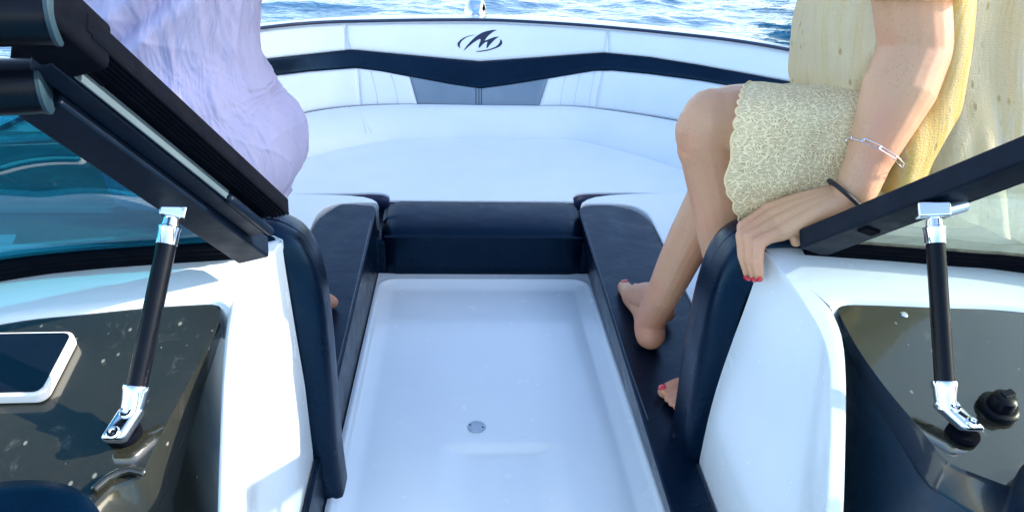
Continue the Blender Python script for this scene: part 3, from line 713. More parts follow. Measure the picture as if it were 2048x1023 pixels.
# seams
seam = mat_simple('pale_thread', (.55, .62, .68), .7, 0, .1, 300, .1); darkseam = mat_simple('navy_thread', (.02, .04, .08), .7, 0, .1, 300, .1)
def seam_line(parent, pts, mat, r=.0011, lift=.0025):
    P = [S(u, v) for u, v in pts]; P = [p+nrm(CC-p)*lift for p in curve(P, 8)]
    mk('seam', MB().tube(P, r, 6), mat, parent)
for u0, u1 in ((742, 757), (782, 797)): seam_line(llp, [(u0, v2(u0)+2), ((u0+u1)/2+1, 175), (u1, v3(u1)-1)], seam)
for u0, u1 in ((1131, 1121), (1160, 1148), (1190, 1178)): seam_line(rlp, [(u0, v2(u0)+2), ((u0+u1)/2-1, 178), (u1, v3(u1)-1)], seam)
for u0 in (952, 958, 963): seam_line(gi, [(u0, v2(u0)+1), (u0, 195), (u0, v3(u0)-.5)], darkseam, .0013)
mk('piping', MB().tube([S(u, v3(u)-.5)+nrm(CC-S(u, v3(u)))*.004 for u in np.linspace(500, 1650, 90)], .0026, 8), M['trim'], br)
for u0, u1 in ((691, 703), (1217, 1208)): seam_line(br, [(u0, vtop(u0)+1), ((u0*2+u1)/3, 75), (u1, v1(u1)-1)], seam, .0013, .0048)
# emblem
def px(X_, Y_): return (860+X_/7.87, Y_/7.87)
E1 = [(725, 550), (660, 554), (600, 566), (530, 595), (478, 630), (442, 668), (431, 700), (440, 728), (462, 753), (480, 757), (470, 735), (470, 705), (484, 668), (520, 630), (575, 592), (630, 570), (685, 557)]
E2 = [(527, 796), (560, 748), (605, 692), (660, 632), (715, 582), (770, 543), (830, 511), (900, 489), (975, 475), (1058, 470), (1000, 500), (955, 532), (910, 572), (880, 610), (860, 642), (905, 628), (960, 604), (1020, 584), (1086, 577), (1035, 614), (985, 660), (940, 710), (905, 757), (888, 756), (893, 710), (905, 657), (870, 668), (825, 705), (785, 750), (764, 754), (770, 710), (800, 630), (790, 613), (745, 634), (690, 670), (630, 715), (575, 765), (545, 790)]
E3 = [(1112, 616), (1130, 640), (1139, 672), (1132, 700), (1100, 732), (1050, 756), (980, 781), (900, 801), (810, 815), (722, 815), (735, 804), (800, 800), (880, 788), (960, 767), (1030, 738), (1075, 705), (1097, 670), (1105, 640)]
eb = MB()
for poly in (E1, E2, E3):
    pts = [S(*px(*p)) for p in poly]; pts = [p+nrm(CC-p)*.0062 for p in pts]; bk = [p-nrm(CC-p)*.006 for p in pts]; n_ = len(pts)
    V = pts+bk; eb.add(V, [tuple(range(n_)), tuple(range(n_, 2*n_))[::-1]]+[(i, n_+i, n_+(i+1) % n_, (i+1) % n_) for i in range(n_)])
mk('emblem', eb, M['trim'], br, smooth=False, label='navy swoosh emblem shaped like a slanted letter inside a broken oval')

# ------------------------------------------------------------------ bow seat cushion
bs = thing('bow_seat_cushion', 'wide white bow seat cushion with a rolled back edge and a navy front bolster', 'cushion', (0, 2.1, .1))
front = [(-.80, 1.935), (-.53, 1.932), (-.33, 1.950)]+[tuple(p[:2]) for p in curve([A(-.33, 1.952, 0), A(-.285, 1.948, 0), A(-.262, 1.925, 0), A(-.258, 1.895, 0)], 5)[1:]]
frontR = [(.247, 1.90)]+[tuple(p[:2]) for p in curve([A(.247, 1.90, 0), A(.252, 1.94, 0), A(.275, 1.965, 0), A(.32, 1.972, 0)], 5)[1:]]+[(.42, 1.976), (.55, 1.964), (.88, 1.95)]
back4 = [Z(u, v4(u), ZS) for u in np.linspace(470, 1520, 64)]
poly = front+frontR+[(1.0, 1.90), (.86, 2.13), (.74, 2.27)]+[tuple(p[:2]) for p in back4[::-1] if p[0] < .66]
mk('seat_top', MB().prism(poly, .106, ZS), M['vwhite'], bs, bevel=.012, seg=4)
fl_ = np.array([(p[0], p[1]-.004) for p in front+frontR]); fas = np.array([[A(x, y, z) for x, y in fl_] for z in (.104, .13, .1535)])
mk('fascia', MB().grid(fas), M['trim'], bs, solid=.003, face=CC, angle=60)
rows = []
b4 = np.array(back4); b3 = np.array([Z(u, v3(u), ZB) for u in np.linspace(470, 1520, 64)])
eL = np.array(curve([A(-1.0, 1.5, .225), A(-.93, 2.05, .23), b3[0]], 6)[:-1]); eR = np.array(curve([b3[-1], A(1.0, 2.08, .23), A(1.06, 1.5, .225)], 6)[1:])
b3 = np.concatenate([eL, b3, eR]); b4 = np.concatenate([eL*A(1, 1, 0)+A(.17, -.06, ZS), b4, eR*A(1, 1, 0)+A(-.17, -.06, ZS)])
for k in range(12): b4[k] = b4[k]*(1-k/12)*1.0+b4[k]*(k/12)
for t in np.linspace(0, 1, 16):
    q = t**.9; rows.append(b4*(1-q)+b3*q+up*(.034*math.sin(math.pi*t)**.8-.016*(1-sstep(t*6)))-up*.012*(t > .99))
rl = mk('back_roll', MB().grid(np.array([b4-up*.03]+rows)), M['vwhite'], bs, angle=180)
def roll_at(u, t):
    p, q = Z(u[0], v4(u[0]), ZS), Z(u[1], v3(u[1]), ZB); return p*(1-t)+q*t+up*(.034*math.sin(math.pi*t)**.8+.0006)
for ua, ub in (((752), (690)), ((738), (708))): mk('seam', MB().tube([roll_at((ua, ub), t) for t in np.linspace(.12, .96, 14)], .0010, 6), M['vwhite'], rl)
# navy bolster closing the front of the walkway
prof = [(1.756, .004), (1.738, .012), (1.733, .05), (1.733, .118), (1.737, .126), (1.752, .139), (1.79, .150), (1.84, .157), (1.88, .158), (1.902, .152), (1.908, .135), (1.908, .10)]
prof = [tuple(p[:2]) for p in curve([A(a, b, 0) for a, b in prof], 4)]
xs = np.array([0, .006, .014, .03, .08, .2, .5, .8, .92, .97, .986, .994, 1.0])
g = []
for x in xs:
    e = min(x, 1-x); sh = (1-sstep(e/.045))
    row = []
    for (yy, zz) in prof:
        sl = .012+.010*sstep((zz-.1)/.05); row.append(A(-.268+sl*0+(.268+.262)*x, yy+.020*sh*(1 if yy < 1.8 else -.6), zz-.018*sh*(zz > .1)))
    g.append(row)
bol = mk('front_pad', MB().grid(np.array(g)), M['vnavy'], bs, angle=180)
mk('piping', MB().tube([A(x, 1.7325, .1215) for x in np.linspace(-.258, .250, 20)], .0028, 8), M['vnavy'], bol)

# ------------------------------------------------------------------ side lounges
def lounge(side):
    if side < 0:
        t = thing('lounge_cushion', 'port bow lounge cushion, navy vinyl inside with a white outer panel, empty but for toes', 'cushion', (-.45, 1.3, .1), 'lounge cushions of the bow')
        xi, xm, xo, yend = -.281, -.424, -.98, 1.816; bot = -.279
        white = [(-.98, 1.0), (-.428, 1.0), (-.428, 1.715)]+[tuple(p[:2]) for p in curve([A(-.428, 1.715, 0), A(-.418, 1.775, 0), A(-.385, 1.812, 0), A(-.33, 1.822, 0), A(-.285, 1.822, 0)], 5)[1:]]+[tuple(Z(u, v, .180)[:2]) for u, v in ((757, 409), (753, 403), (744, 398.5), (728, 395), (700, 392.5), (650, 391), (580, 390), (440, 391))]+[(-.98, 1.76)]
    else:
        t = thing('lounge_cushion', "starboard bow lounge cushion, navy vinyl with a white outer panel, under the woman's bare feet", 'cushion', (.45, 1.3, .1), 'lounge cushions of the bow')
        xi, xm, xo, yend = .243, .424, 1.03, 1.826; bot = .275
        white = [(1.03, 1.0), (.428, 1.0), (.428, 1.70)]+[tuple(p[:2]) for p in curve([A(.428, 1.70, 0), A(.424, 1.77, 0), A(.40, 1.815, 0), A(.35, 1.832, 0), A(.268, 1.832, 0)], 5)[1:]]+[tuple(Z(u, v, .180)[:2]) for u, v in ((1161, 410), (1164, 404), (1174, 399), (1190, 395), (1220, 392), (1270, 390), (1350, 389.5), (1500, 394))]+[(1.03, 1.80)]
    dk = [(xi, .5), (xi, 1.74)]+[tuple(p[:2]) for p in curve([A(xi, 1.74, 0), A(xi-side*-.004, 1.80, 0), A(xi+side*.03, yend-.003, 0), A(xi+side*.09, yend, 0), A(xm-side*.03, yend-.03, 0), A(xm-side*.006, yend-.085, 0), A(xm, yend-.14, 0)], 5)[1:]]+[(xm, 1.0), (xm, .93), (side*(.290 if side < 0 else .312), .93), (side*(.290 if side < 0 else .312), .5)]
    low = [(bot if abs(p[0]-xi) < .002 else p[0], p[1]) for p in dk]
    def tilt(mb):
        mb.v = [(x, y, z-(1.74-y)*.085 if z > .12 else z) for x, y, z in mb.v]; return mb
    mk('inner_panel', tilt(MB().prism(low, .0, .170, dk)), M['vnavy'], t, bevel=.013, seg=4)
    mk('outer_panel', tilt(MB().prism(white, .06, .172)), M['vwhite'], t, bevel=.010, seg=4)
    # a stitched seam along the inner edge
    cr = [A(xi+side*(.006+.012*sstep((1.2-y)/.5)), y, .1700-(1.74-y)*.085) for y in np.linspace(1.0, 1.72, 14)]
    mk('seam', MB().tube(cr, .0015, 6), M['welt'], t)
    # backrest
    if side < 0:
        b = thing('lounge_bolster', 'navy padded bolster standing against the port console, lavender dress above it', 'bolster', (-.6, 1.0, .1), 'navy lounge bolsters')
        x0, x1 = -.257, -.99
    else:
        b = thing('lounge_bolster', "navy padded bolster standing against the starboard console below the woman's hand", 'bolster', (.6, 1.0, .1), 'navy lounge bolsters')
        x0, x1 = .291, 1.0
    pr = []
    for z, dx in ((.0, -.004), (.10, 0), (.30, 0), (.40, .006), (.452, .020), (.478, .045), (.488, .085), (.491, .2), (.488, .728)):
        pr.append((z, x0+side*dx))
    rows = []; pc = curve([A(x, 0, z) for z, x in pr], 6)
    for yy, inset, dz in ((.926, .040, .030), (.927, .010, .009), (.933, .005, .004), (.938, .0012, .001), (.950, 0, 0), (.982, 0, 0), (.991, .0012, .001), (.996, .005, .004), (.998, .012, .010), (.998, .12, .08)):
        rows.append([A(p[0]+side*inset, yy-(.020 if side > 0 and yy < .955 else 0), p[2]-dz*(p[2] > .2)) for p in pc])
    o = mk('pad', MB().grid(np.array(rows)), M['vnavy'], b, angle=180)
    xa, xb_ = side*.53, side*1.0
    mk('added_corner_pad', MB().prism([(xa, 1.0), (xb_, 1.0), (xb_, 1.5), (side*.66, 1.5), (xa, 1.38)], .10, .472 if side > 0 else .455), M['vnavy'], b, bevel=.03, seg=4)  # unseen pad, added to block sun passing below the woman to the floor
    mk('piping', MB().tube([A(p[0]+side*.0015, .957, p[2]+.0003) for p in pc], .0016, 8), M['vnavy'], o)
lounge(-1); lounge(1)
# ------------------------------------------------------------------ people
def vnoise(seed, n=10, lo=1.0, hi=6.0):
    rs = np.random.RandomState(seed); K = [(rs.normal(size=3), rs.uniform(lo, hi), rs.rand()*6.28) for _ in range(n)]
    def f(P):
        o = 0
        for d, fr, ph in K: o = o+np.sin((P@(d/np.linalg.norm(d)))*fr*6.28+ph)
        return o/math.sqrt(n)
    return f
def ridged(P, seed, fr):
    rs = np.random.RandomState(seed); o = 0
    wq = np.stack([.012*vnoise(seed+k, 6, 3, 9)(P) for k in range(3)], -1)
    for _ in range(7):
        dr = rs.normal(size=3)*A(1, 1, .55); dr /= np.linalg.norm(dr); o = o+(1-np.abs(np.sin((P+wq)@dr*fr*rs.uniform(.6, 1.5)+rs.rand()*6)))**5*(.5+.5*np.sin(P@rs.normal(size=3)*14+rs.rand()*6))
    return o/7
def body_mesh(name, label, chains, mat, base, voxel, group=None, smooth=5):
    mb = MB()
    for ch in chains: mb.tube(ch[0], ch[1], 20, 'round', ch[2] if len(ch) > 2 else None)
    o = mk(name, mb, mat, None, base=base, angle=180)
    q = o.modifiers.new('join', 'REMESH'); q.mode = 'VOXEL'; q.voxel_size = voxel; q.use_smooth_shade = True
    q = o.modifiers.new('soften', 'SMOOTH'); q.factor = .5; q.iterations = smooth
    o['label'] = label; o['category'] = 'person'
    if group: o['group'] = group
    return o
def spl(pts, radii, n=5):
    P = curve([np.asarray(p, float) for p in pts], n); q = np.linspace(0, len(radii)-1, len(P)); return P, list(np.interp(q, range(len(radii)), radii))
def loft(rings, nu=160, nv=120, expo=2.3, disp=None, cap=True):
    """rings: (centre, axis a, axis b); interpolated; uv in metres"""
    C_, A_, B_ = (np.array(curve([r[i] for r in rings], 12)) for i in range(3))
    q = np.linspace(0, len(C_)-1, nv); ip = lambda X_: np.stack([np.interp(q, range(len(C_)), X_[:, k]) for k in range(3)], 1)
    C_, A_, B_ = ip(C_), ip(A_), ip(B_); t = np.linspace(0, 2*math.pi, nu+1)
    ct, st = np.cos(t), np.sin(t); e = 2/expo
    ct, st = np.sign(ct)*np.abs(ct)**e, np.sign(st)*np.abs(st)**e
    P = C_[:, None]+A_[:, None]*ct[None, :, None]+B_[:, None]*st[None, :, None]
    if disp is not None:
        N = P-C_[:, None]; N /= np.linalg.norm(N, axis=2, keepdims=True); P = disp(P, N, t, np.linspace(0, 1, nv))
    per = np.linalg.norm(np.diff(P[nv//2], axis=0), axis=1); uu = np.concatenate([[0], np.cumsum(per)])
    vv = np.concatenate([[0], np.cumsum(np.linalg.norm(np.diff(C_, axis=0), axis=1))])
    uv = np.stack(np.broadcast_arrays(uu[None, :], vv[:, None]), -1)
    return P, uv

# --- woman on the starboard side
kneeL = Y(1428, 250, 1.065); ankL = Y(1482, 700, 1.095); hipL = A(.68, 1.04, .572)
kneeR = Y(1455, 278, 1.20); ankR = Y(1326, 590, 1.18); hipR = A(.70, 1.20, .54)
elb = Y(1832, 98, .935); wri = Y(1712, 380, .885); sho = Y(1806, -330, .955)
LP = lambda u, v, h: on_plane(u, v, .170-1.74*.085+h, .085)
heelR = LP(1301, 668, .030); ballR = LP(1266, 592, .021); toeR = LP(1254, 571, .016)
ch = []
ch.append((*spl([hipL, (hipL+kneeL)/2+A(0, 0, .004), kneeL+A(.05, 0, .0), kneeL], [.080, .072, .062, .053]),))
ch.append((*spl([kneeL+A(-.006, 0, -.01), kneeL*.80+ankL*.20+A(-.003, .002, 0), kneeL*.55+ankL*.45+A(.002, .0, 0), kneeL*.3+ankL*.7+A(.002, 0, 0), ankL], [.051, .050, .0485, .040, .031]),))
ch.append((*spl([kneeL+A(-.004, 0, .010), kneeL+A(-.010, 0, -.035)], [.045, .041]),))
ch.append((*spl([hipR, (hipR+kneeR)/2, kneeR], [.078, .068, .054]),))
ch.append((*spl([kneeR, kneeR*.7+ankR*.3+A(.02, 0, 0), kneeR*.35+ankR*.65+A(.006, 0, 0), ankR], [.052, .050, .039, .031]),))
# right foot, seen from behind: heel towards us
ch.append((*spl([ankR, heelR+A(0, .012, .022), heelR], [.031, .030, .029]),))
ch.append((*spl([heelR, heelR*.5+ballR*.5+A(.008, 0, .008), ballR], [.029, .027, .024]),))
ch.append((*spl([ankR+A(0, .02, -.015), ballR*.6+ankR*.4, ballR], [.03, .027, .022]),))
fd = nrm((ballR-heelR)*A(1, 1, 0)); fs = A(fd[1], -fd[0], 0)
ch.append((*spl([ballR-fs*.004, toeR-fs*.006+A(0, .0, -.003)], [.0185, .0145]),))
for k, (o_, l_) in enumerate(((.014, .0), (.028, -.006), (.041, -.016), (.052, -.030))):
    b_ = ballR+fs*o_-fd*(.01*k*.6); ch.append((*spl([b_-fd*.05, b_, toeR+fs*(o_+.006)+fd*l_+A(0, 0, -.004)], [.02, .0135, .0095]),))
# left foot, pointing inboard behind the backrest
toeL = LP(1338, 787, .015); ballL = toeL+A(.042, .012, .003); heelL = ankL*A(1, 1, 0)+A(.03, .005, .145)
ch.append((*spl([ankL, heelL], [.031, .029]),)); ch.append((*spl([heelL, ballL+A(.02, .0, .01), ballL], [.028, .026, .02]),)); ch.append((*spl([ankL+A(-.02, 0, -.01), ballL], [.03, .02]),))
toesL = []
for k, (o_, l_) in enumerate(((.013, 0), (-.009, .000), (-.0215, .004), (-.033, .010), (-.0435, .018))):
    tp = toeL+A(l_-.004, o_-.0, -.004); b_ = ballL+A(.002+l_*.6, o_*.85, -.002); toesL.append(tp)
    ch.append((*spl([b_, (b_+tp)/2+A(0, 0, .005), tp], [.0100, .0078, .0068] if k else [.0165, .0145, .0125]),))
# arm
ch.append((*spl([sho, sho*.5+elb*.5+A(0, .004, 0), elb], [.052, .048, .043]),))
fa = nrm(wri-elb); 
ch.append((*spl([elb, elb+fa*.055, elb*.5+wri*.5, elb*.2+wri*.8, wri], [.043, .0455, .0385, .0285, .0265]),))
ch.append((*spl([elb+CR*.010+CU*.020, elb+CR*.022+CU*.006, elb+CR*.020-CU*.010], [.032, .027, .025]),))
# hand over the corner of the console
mcp = [Y(1563, 466, .893), Y(1551, 448, .911), Y(1541, 433, .928), Y(1530, 423, .943)]
pip = [Y(1518, 486, .880), Y(1499, 476, .899), Y(1483, 470, .918), Y(1484, 452, .936)]
tip = [Y(1519, 553, .862), Y(1509, 553, .880), Y(1496, 550, .898), Y(1490, 530, .914)]
palm = [wri+fa*.012+A(-.0, -.004+.006*k, .002) for k in range(4)]
for k in range(4):
    r_ = (.0135, .0135, .0128, .0118)[k]
    ch.append((*spl([palm[k], palm[k]*.45+mcp[k]*.55+A(0, 0, .004), mcp[k]], [.0165, .0128, r_-.0022]),)); ch.append((*spl([palm[k]+A(0, 0, .010), palm[k]*.45+mcp[k]*.55+A(0, 0, .0135), mcp[k]+A(0, 0, .0065)], [.0045, .0042, .0062]),))
    if k < 3: ch.append((*spl([palm[k]*.5+palm[k+1]*.5, mcp[k]*.5+mcp[k+1]*.5-A(0, 0, .003)], [.0155, .0092]),))
    f_ = (.0083, .0083, .0078, .0070)[k]; dip = pip[k]*.45+tip[k]*.55+nrm(CC-pip[k])*.0055+A(-.003, 0, .001)
    ch.append((*spl([mcp[k], mcp[k]*.45+pip[k]*.55+A(0, 0, .0015), pip[k]], [r_-.002, f_*1.02, f_*1.10]),))
    ch.append((*spl([pip[k], pip[k]*.55+dip*.45+nrm(CC-pip[k])*.0012, dip], [f_*1.10, f_, f_*.98]),)); ch.append((*spl([dip, tip[k]], [f_*.96, f_*.74]),))
thb = Z(1640, 430, .503); tht = Z(1592, 482, .489)
ch.append((*spl([wri+fa*.01, thb, thb*.45+tht*.55, tht], [.017, .0140, .0108, .0080]),))
# trunk, neck, head (above the frame) and the far arm resting behind
ch.append((*spl([A(.68, 1.10, .585), A(.66, 1.09, .72), A(.63, 1.08, .86), A(.62, 1.08, 1.02), A(.615, 1.08, 1.10)], [.125, .115, .098, .108, .08]), (A(1, 0, 0), .85)))
ch.append((*spl([A(.615, .965, 1.10), A(.61, 1.08, 1.14), A(.615, 1.20, 1.10)], [.055, .06, .055]),))
ch.append((*spl([A(.61, 1.08, 1.14), A(.60, 1.08, 1.26)], [.052, .048]),)); ch.append((*spl([A(.585, 1.08, 1.29), A(.59, 1.08, 1.38)], [.07, .088]),))
ch.append((*spl([A(.505, 1.08, 1.345), A(.495, 1.08, 1.325)], [.014, .013]),))
ch.append((*spl([A(.615, 1.22, 1.09), A(.74, 1.31, .87), A(.80, 1.30, .64)], [.05, .042, .028]),)); ch.append((*spl([A(.80, 1.30, .64), A(.80, 1.30, .55)], [.03, .02]),))
lady = body_mesh('person', 'barefoot woman in a cream crochet dress, red nails, one hand on the console corner', ch, M['skin'], (.66, 1.05, .49), .0024, None, 3)
hb_ = MB()
for a_, r_ in (((.615, 1.08, 1.40), .105), ((.66, 1.08, 1.33), .085), ((.68, 1.08, 1.22), .07), ((.69, 1.08, 1.12), .06)):
    hb_.tube([A(*a_)-A(0, 0, .01), A(*a_)+A(0, 0, .01)], r_, 18, 'round')
hr = mk('hair', hb_, M['hair'], lady, mods=(('REMESH', dict(mode='VOXEL', voxel_size=.012, use_smooth_shade=True)),))
def nail(c, along, normal, l, wd, name='fingernail', par=lady):
    al = nrm(along); nn = nrm(normal-al*(normal@al)); sd2 = np.cross(al, nn); g = []
    for th in np.linspace(.05, math.pi-.05, 9):
        g.append([c+al*l*math.cos(th)+sd2*wd*math.sin(th)*math.cos(p_)+nn*.0022*math.sin(th)*math.sin(p_) for p_ in np.linspace(0, 2*math.pi, 16, endpoint=False)])
    mk(name, MB().grid(g, True), M['nail'], par, angle=180)
for k in range(3):
    al = tip[k]-pip[k]; out_ = nrm(CC-tip[k])*.75+A(-.55, 0, .15)+CR*(.5 if k == 0 else .1)
    al2 = nrm(al-out_*.15); nail(tip[k]+nrm(out_-nrm(al)*(out_@nrm(al)))*.0052+nrm(al)*.0035, al2, out_, .0078, .0046)
nail(toeR-fs*.006+fd*.003+A(0, 0, .0112), fd+A(0, 0, -.35), A(-.1, -.45, 1)+0*fs, .0088, .0078, 'toenail')
nail(toesL[0]+A(-.005, 0, .0098), A(-1, 0, -.45), A(-.3, -.1, 1), .0082, .0074, 'toenail')

# hair tie and chain bracelet on the wrist
def around(c, ax_, r_, t0=0, n=48, tilt=A(0, 0, 0)):
    ax_ = nrm(nrm(ax_)+tilt); e1_ = nrm(np.cross(ax_, A(0, 1, .2))); e2_ = np.cross(ax_, e1_)
    return [c+r_*(math.cos(t)*e1_+math.sin(t)*e2_) for t in np.linspace(0, 2*math.pi, n, endpoint=False)], ax_
cT = Y(1700, 384, .885)
pts, _ = around(wri+nrm(mcp[1]-wri)*.012+fa*.002, fa*.75+nrm(mcp[1]-wri)*.75, .0290); mk('hair_tie', MB().tube(pts+pts[:1], .0030, 10, False), M['band'], lady)
cb = elb*.27+wri*.73+CR*.004-CU*.002; pts, axb = around(cb, fa, .0385, n=11, tilt=-CR*.30-CU*.05)
links = MB(); cen = np.mean(pts, 0)
for i in range(11):
    a_, b_ = pts[i], pts[(i+1) % 11]; md = (a_+b_)/2; tn = nrm(b_-a_); L_ = np.linalg.norm(b_-a_)/2*1.12; rn = nrm(md-cen)
    sdir = nrm(axb+rn*(.5 if i % 2 else -.2)); hw = .0026; lp = []
    for t in np.linspace(0, 2*math.pi, 24, endpoint=False):
        x_ = math.cos(t); y_ = math.sin(t); lp.append(md+tn*(np.sign(x_)*max(0, L_-hw)+hw*x_ if abs(x_) > 1e-6 else 0*L_)+sdir*hw*y_+rn*.001)
    links.tube(lp+lp[:1], .0007, 6, False)
mk('chain_bracelet', links, M['silver'], lady)

# dress: lace skirt over the thighs and a loose gauze top
n1, n2 = vnoise(5, 12, 3, 9), vnoise(8, 14, 10, 26)
def d_skirt(P, N, t, s):
    f = .0034*n1(P)+.0016*n2(P)+.006*ridged(P*A(.5, 1, .5), 17, 40)
    sc = .0045*np.abs(np.sin(t*15))[None, :]*np.exp(-(s[:, None]/.03)**2)
    sag = np.zeros_like(P); near = np.clip((1.02-P[..., 1])/.07, 0, 1)*np.clip((.53-P[..., 2])/.05, 0, 1); sag[..., 2] = -.034*near*(1-s[:, None]*.6)
    sag[..., 0] = -sc+.040*np.clip((.545-P[..., 2])/.06, 0, 1)*np.exp(-(s[:, None]/.25)**2)
    return P+N*f[..., None]+sag
hN, hT, hB = Y(1459, 335, .942), Y(1502, 174, 1.08), Y(1474, 478, 1.04); hcx = (hT[0]+hB[0])/2
R = [(A(hcx, 1.085, .556), A(hcx-hN[0], .145, -.030), A((hT[0]-hB[0])/2, 0, .098)), (A(.43, 1.09, .558), A(.008, .152, -.030), A(0, 0, .099)), (A(.55, 1.085, .560), A(0, .160, -.025), A(0, 0, .100)), (A(.66, 1.08, .565), A(0, .150, -.01), A(0, 0, .10)), (A(.78, 1.08, .57), A(0, .11, 0), A(0, 0, .07)), (A(.82, 1.08, .57), A(0, .04, 0), A(0, 0, .03))]
P, uv = loft(R, 300, 120, 3.6, d_skirt)
mk('lace_skirt', MB().grid(P, uv=uv), M['lace'], lady, angle=180)
P0_ = P[0]; mk('scalloped_hem', MB().tube([p-A(.0005, 0, 0) for p in P0_], .0016, 6, False), M['gauze'], lady)
m1, m2, m3 = vnoise(15, 10, 1.5, 4), vnoise(18, 14, 6, 14), vnoise(28, 16, 14, 34)
def d_top(P, N, t, s):
    Q = P*A(1, 1, .22)
    f = .008*m1(Q)+.0055*m2(Q)+.0015*m3(P*A(1, 1, .6))+.016*ridged(P*A(1, 1, .22), 5, 45)
    back = np.clip((P[..., 0]-.60)/.14, 0, 1); f = f+back*.020*np.sin(t*23+2*np.sin(3*s[:, None]))
    return P+N*f[..., None]
R = [(A(.675, 1.08, .50), A(.190, 0, -.07), A(0, .186, 0)), (A(.66, 1.08, .56), A(.187, 0, -.055), A(0, .180, 0)), (A(.63, 1.08, .65), A(.180, 0, -.02), A(0, .160, 0)), (A(.612, 1.08, .76), A(.178, 0, 0), A(0, .138, 0)), (A(.612, 1.08, .88), A(.180, 0, 0), A(0, .136, 0)), (A(.615, 1.08, 1.0), A(.165, 0, 0), A(0, .15, 0)), (A(.615, 1.08, 1.10), A(.13, 0, 0), A(0, .175, 0)), (A(.615, 1.08, 1.17), A(.08, 0, 0), A(0, .12, 0))]
P, uv = loft(R, 260, 150, 2.2, d_top)
mk('gauze_top', MB().grid(P, uv=uv), M['gauze'], lady, angle=180)
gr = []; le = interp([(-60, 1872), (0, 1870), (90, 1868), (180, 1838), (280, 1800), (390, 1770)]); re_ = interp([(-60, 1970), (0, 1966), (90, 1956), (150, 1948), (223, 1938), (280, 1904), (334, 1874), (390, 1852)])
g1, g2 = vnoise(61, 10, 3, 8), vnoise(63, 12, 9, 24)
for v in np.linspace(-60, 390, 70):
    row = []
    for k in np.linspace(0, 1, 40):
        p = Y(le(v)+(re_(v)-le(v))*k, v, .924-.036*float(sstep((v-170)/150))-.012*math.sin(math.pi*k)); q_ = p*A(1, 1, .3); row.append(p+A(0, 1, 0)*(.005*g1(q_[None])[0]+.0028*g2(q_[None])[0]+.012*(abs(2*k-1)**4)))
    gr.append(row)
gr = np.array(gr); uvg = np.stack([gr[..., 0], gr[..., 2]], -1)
mk('side_drape', MB().grid(gr, uv=uvg), M['sunglow'], lady, angle=180, solid=.0015, label='gathered panel beside the arm, its sunlit glow painted golden yellow')
ua = nrm(elb-sho); es = elb-ua*.075
R = [(es+ua*.012, CR*.060, np.cross(ua, CR)*.058), (es-ua*.03, CR*.061, np.cross(ua, CR)*.058), (es-ua*.12, CR*.064, np.cross(ua, CR)*.060), (es-ua*.25, CR*.07, np.cross(ua, CR)*.07)]
P, uv = loft(R, 120, 40, 2.1, lambda P, N, t, s: P+N*(.003*np.sin(t*19)[None, :]*np.exp(-s[:, None]*3)+.002*m2(P))[..., None])
mk('sleeve', MB().grid(P, uv=uv), M['gauze'], lady, angle=180)
# --- woman in lavender on the port side
YL = 1.13
prof = [(-330, 175, 500), (-200, 150, 522), (-90, 150, 522), (0, 155, 517), (60, 150, 510), (115, 160, 517), (160, 185, 535), (195, 200, 556), (225, 212, 585), (262, 225, 600), (300, 240, 604), (335, 255, 599), (365, 275, 585), (392, 300, 572), (414, 330, 556), (432, 350, 540)]
R = []
for i, (v, ul, ur) in enumerate(prof[::-1]):
    a_, b_ = Y(ul, v, YL), Y(ur, v, YL); c_ = (a_+b_)/2; hx = np.linalg.norm(b_-a_)/2; hy = min(.17, .125+.02*min(i, 3)) if v > 150 else .135
    R.append((c_, A(hx, 0, 0), A(0, hy, 0)))
R = [(R[0][0]+A(0, 0, -.012), R[0][1]*.6, R[0][2]*.6)]+R
w1, w2, w3 = vnoise(41, 12, 1.2, 3.5), vnoise(44, 14, 5, 12), vnoise(47, 18, 12, 28)
gl0, gl1 = Y(335, -10, YL-.13), Y(215, 95, YL-.13); kn0 = Y(543, 188, YL-.03)
fl = curve([Y(430, 285, YL-.15), Y(480, 225, YL-.14), Y(530, 190, YL-.08)], 8)
def d_lav(P, N, t, s):
    Q = P*A(1, 1, .25)+A(.3*0, 0, 0); dk = P-kn0; rk = np.linalg.norm(dk, axis=2); ang_ = np.arctan2(dk[..., 2], dk[..., 0])
    f = .0075*w1(Q)+.0032*w2(Q)+.0011*w3(P*A(1, 1, .35))*1.3+.020*ridged(P*A(1, 1, .30), 3, 60)+.012*ridged(P*A(1, 1, .6), 9, 120)
    f = f+.0018*np.sin(ang_*13+6*w1(P)*.3)*np.exp(-(rk/.10)**2)*np.clip(rk/.02, 0, 1)
    ab = (gl1-gl0)[[0, 2]]; ap = P[..., [0, 2]]-gl0[[0, 2]]; h = np.clip((ap@ab)/(ab@ab), -.6, 1.3); dd = np.linalg.norm(ap-h[..., None]*ab, axis=2)
    f = f-.016*np.exp(-(dd/.010)**2)*(P[..., 1] < YL)+.007*np.exp(-((dd-.022)/.014)**2)*(P[..., 1] < YL)
    low_ = np.exp(-((P[..., 2]-Y(560, 370, YL)[2])/.014)**2); f = f+.004*np.sin(ang_*9)*low_
    return P+N*f[..., None]
P, uv = loft(R, 460, 320, 2.25, d_lav)
chl = []
hl, hr2 = A(-.50, 1.12, .57), A(-.46, 1.22, .56); kl, kr = A(-.52, 1.46, .50), A(-.46, 1.40, .46); al_, ar_ = A(-.50, 1.42, .23), A(-.37, 1.27, .245)
chl.append((*spl([hl, (hl+kl)/2, kl], [.085, .072, .055]),)); chl.append((*spl([kl, (kl+al_)/2, al_], [.05, .046, .032]),))
tL = Z(664, 604, .150)
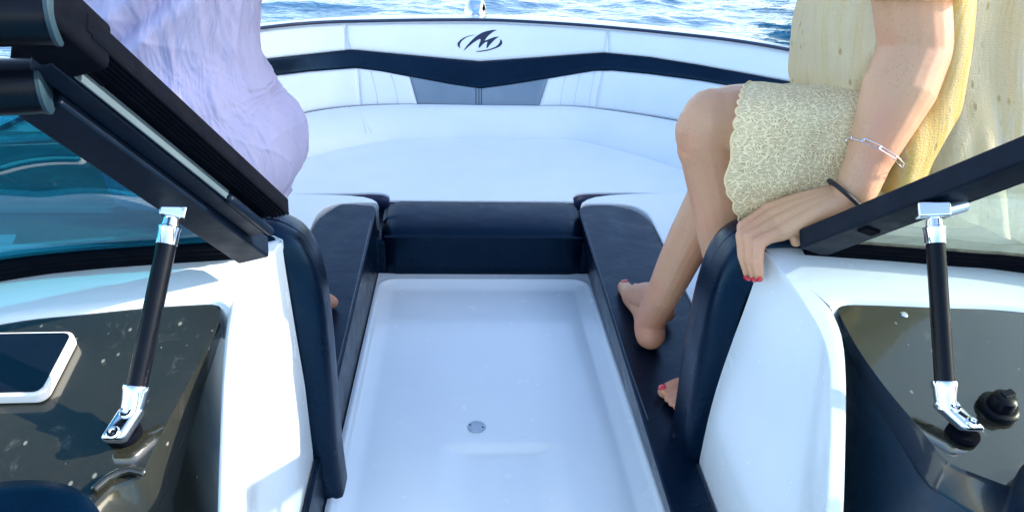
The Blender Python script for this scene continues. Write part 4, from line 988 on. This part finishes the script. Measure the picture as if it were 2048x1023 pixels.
chl.append((*spl([A(-.50, 1.18, .55), A(-.52, 1.26, .50), A(-.50, 1.28, .42)], [.07, .055, .046]),)); chl.append((*spl([A(-.50, 1.28, .42), A(-.44, 1.27, .32), A(-.395, 1.262, .235)], [.045, .04, .031]),))
chl.append((*spl([A(-.40, 1.25, .20), A(-.36, 1.265, .20), tL], [.028, .025, .014]),))
chl.append((*spl([al_, al_+A(-.02, .1, -.04)], [.032, .02]),))
tc_ = [(R[k][0]) for k in (6, 9, 12, 14, 15)]
chl.append((*spl(tc_, [.10, .10, .095, .11, .09]), (A(0, 1, 0), .75)))
nk = tc_[-1]+A(-.0, .02, .10); chl.append((*spl([tc_[-1], nk, nk+A(0, .01, .1)], [.09, .05, .048]),)); chl.append((*spl([nk+A(0, .01, .16), nk+A(0, .01, .23)], [.08, .088]),))
for s_ in (-1, 1):
    sh_ = tc_[-1]+A(s_*.15, .02, .02); chl.append((*spl([tc_[-1], sh_, sh_+A(s_*.03, .10, -.2), sh_+A(-s_*.05, .26, -.26)], [.06, .052, .042, .028]),)) if s_ < 0 else chl.append((*spl([tc_[-1], sh_, sh_+A(-.02, .16, -.12), sh_+A(-.10, .26, -.06)], [.06, .052, .042, .03]),))
girl = body_mesh('person', 'woman in a wrinkled lavender dress seated with her back to us beside the folded window', chl, M['skin'], (-.48, 1.13, .45), .006, None, 4)
mk('dress', MB().grid(P, uv=uv), M['lav'], girl, angle=180)
hb_ = MB()
for dz, r_ in ((.21, .102), (.12, .085), (.02, .07)): hb_.tube([nk+A(0, -.02, dz), nk+A(0, -.02, dz+.02)], r_, 18, 'round')
mk('hair', hb_, M['hair'], girl, mods=(('REMESH', dict(mode='VOXEL', voxel_size=.012, use_smooth_shade=True)),))

# ------------------------------------------------------------------ phone on the port dashboard
c1 = D(158, 672, .0); c2 = D(92, 800, .0); wd_ = c2-c1; W_ = np.linalg.norm(wd_); wd_ = wd_/W_; ld = nrm(np.cross(wd_, nd)); ld = ld if ld[0] < 0 else -ld
ph = thing('smartphone', 'dark smartphone in a white case lying face up on the port dashboard', 'phone', c1*.5+c2*.5+ld*.075)
def rrect(x0, x1, y0, y1, r, n=7):
    o = []
    for cx, cy, a0 in ((x1-r, y1-r, 0), (x0+r, y1-r, math.pi/2), (x0+r, y0+r, math.pi), (x1-r, y0+r, 1.5*math.pi)):
        for k in range(n): a_ = a0+math.pi/2*k/(n-1); o.append((cx+r*math.cos(a_), cy+r*math.sin(a_)))
    return o
def slab(name, ins, z0, z1, r, mat, bev):
    q = rrect(ins, .152-ins, ins, W_-ins, r); n_ = len(q)
    V = [c1+ld*x+wd_*y+nd*z for z in (z0, z1) for x, y in q]
    F = [tuple(range(n_))[::-1], tuple(range(n_, 2*n_))]+[(i, (i+1) % n_, n_+(i+1) % n_, n_+i) for i in range(n_)]
    return mk(name, MB().add(V, F), mat, ph, bevel=bev, seg=4)
slab('case', 0, -.005, .0095, .011, M['case'], .003); slab('screen', .0034, .0085, .0101, .009, M['screen'], .0006)
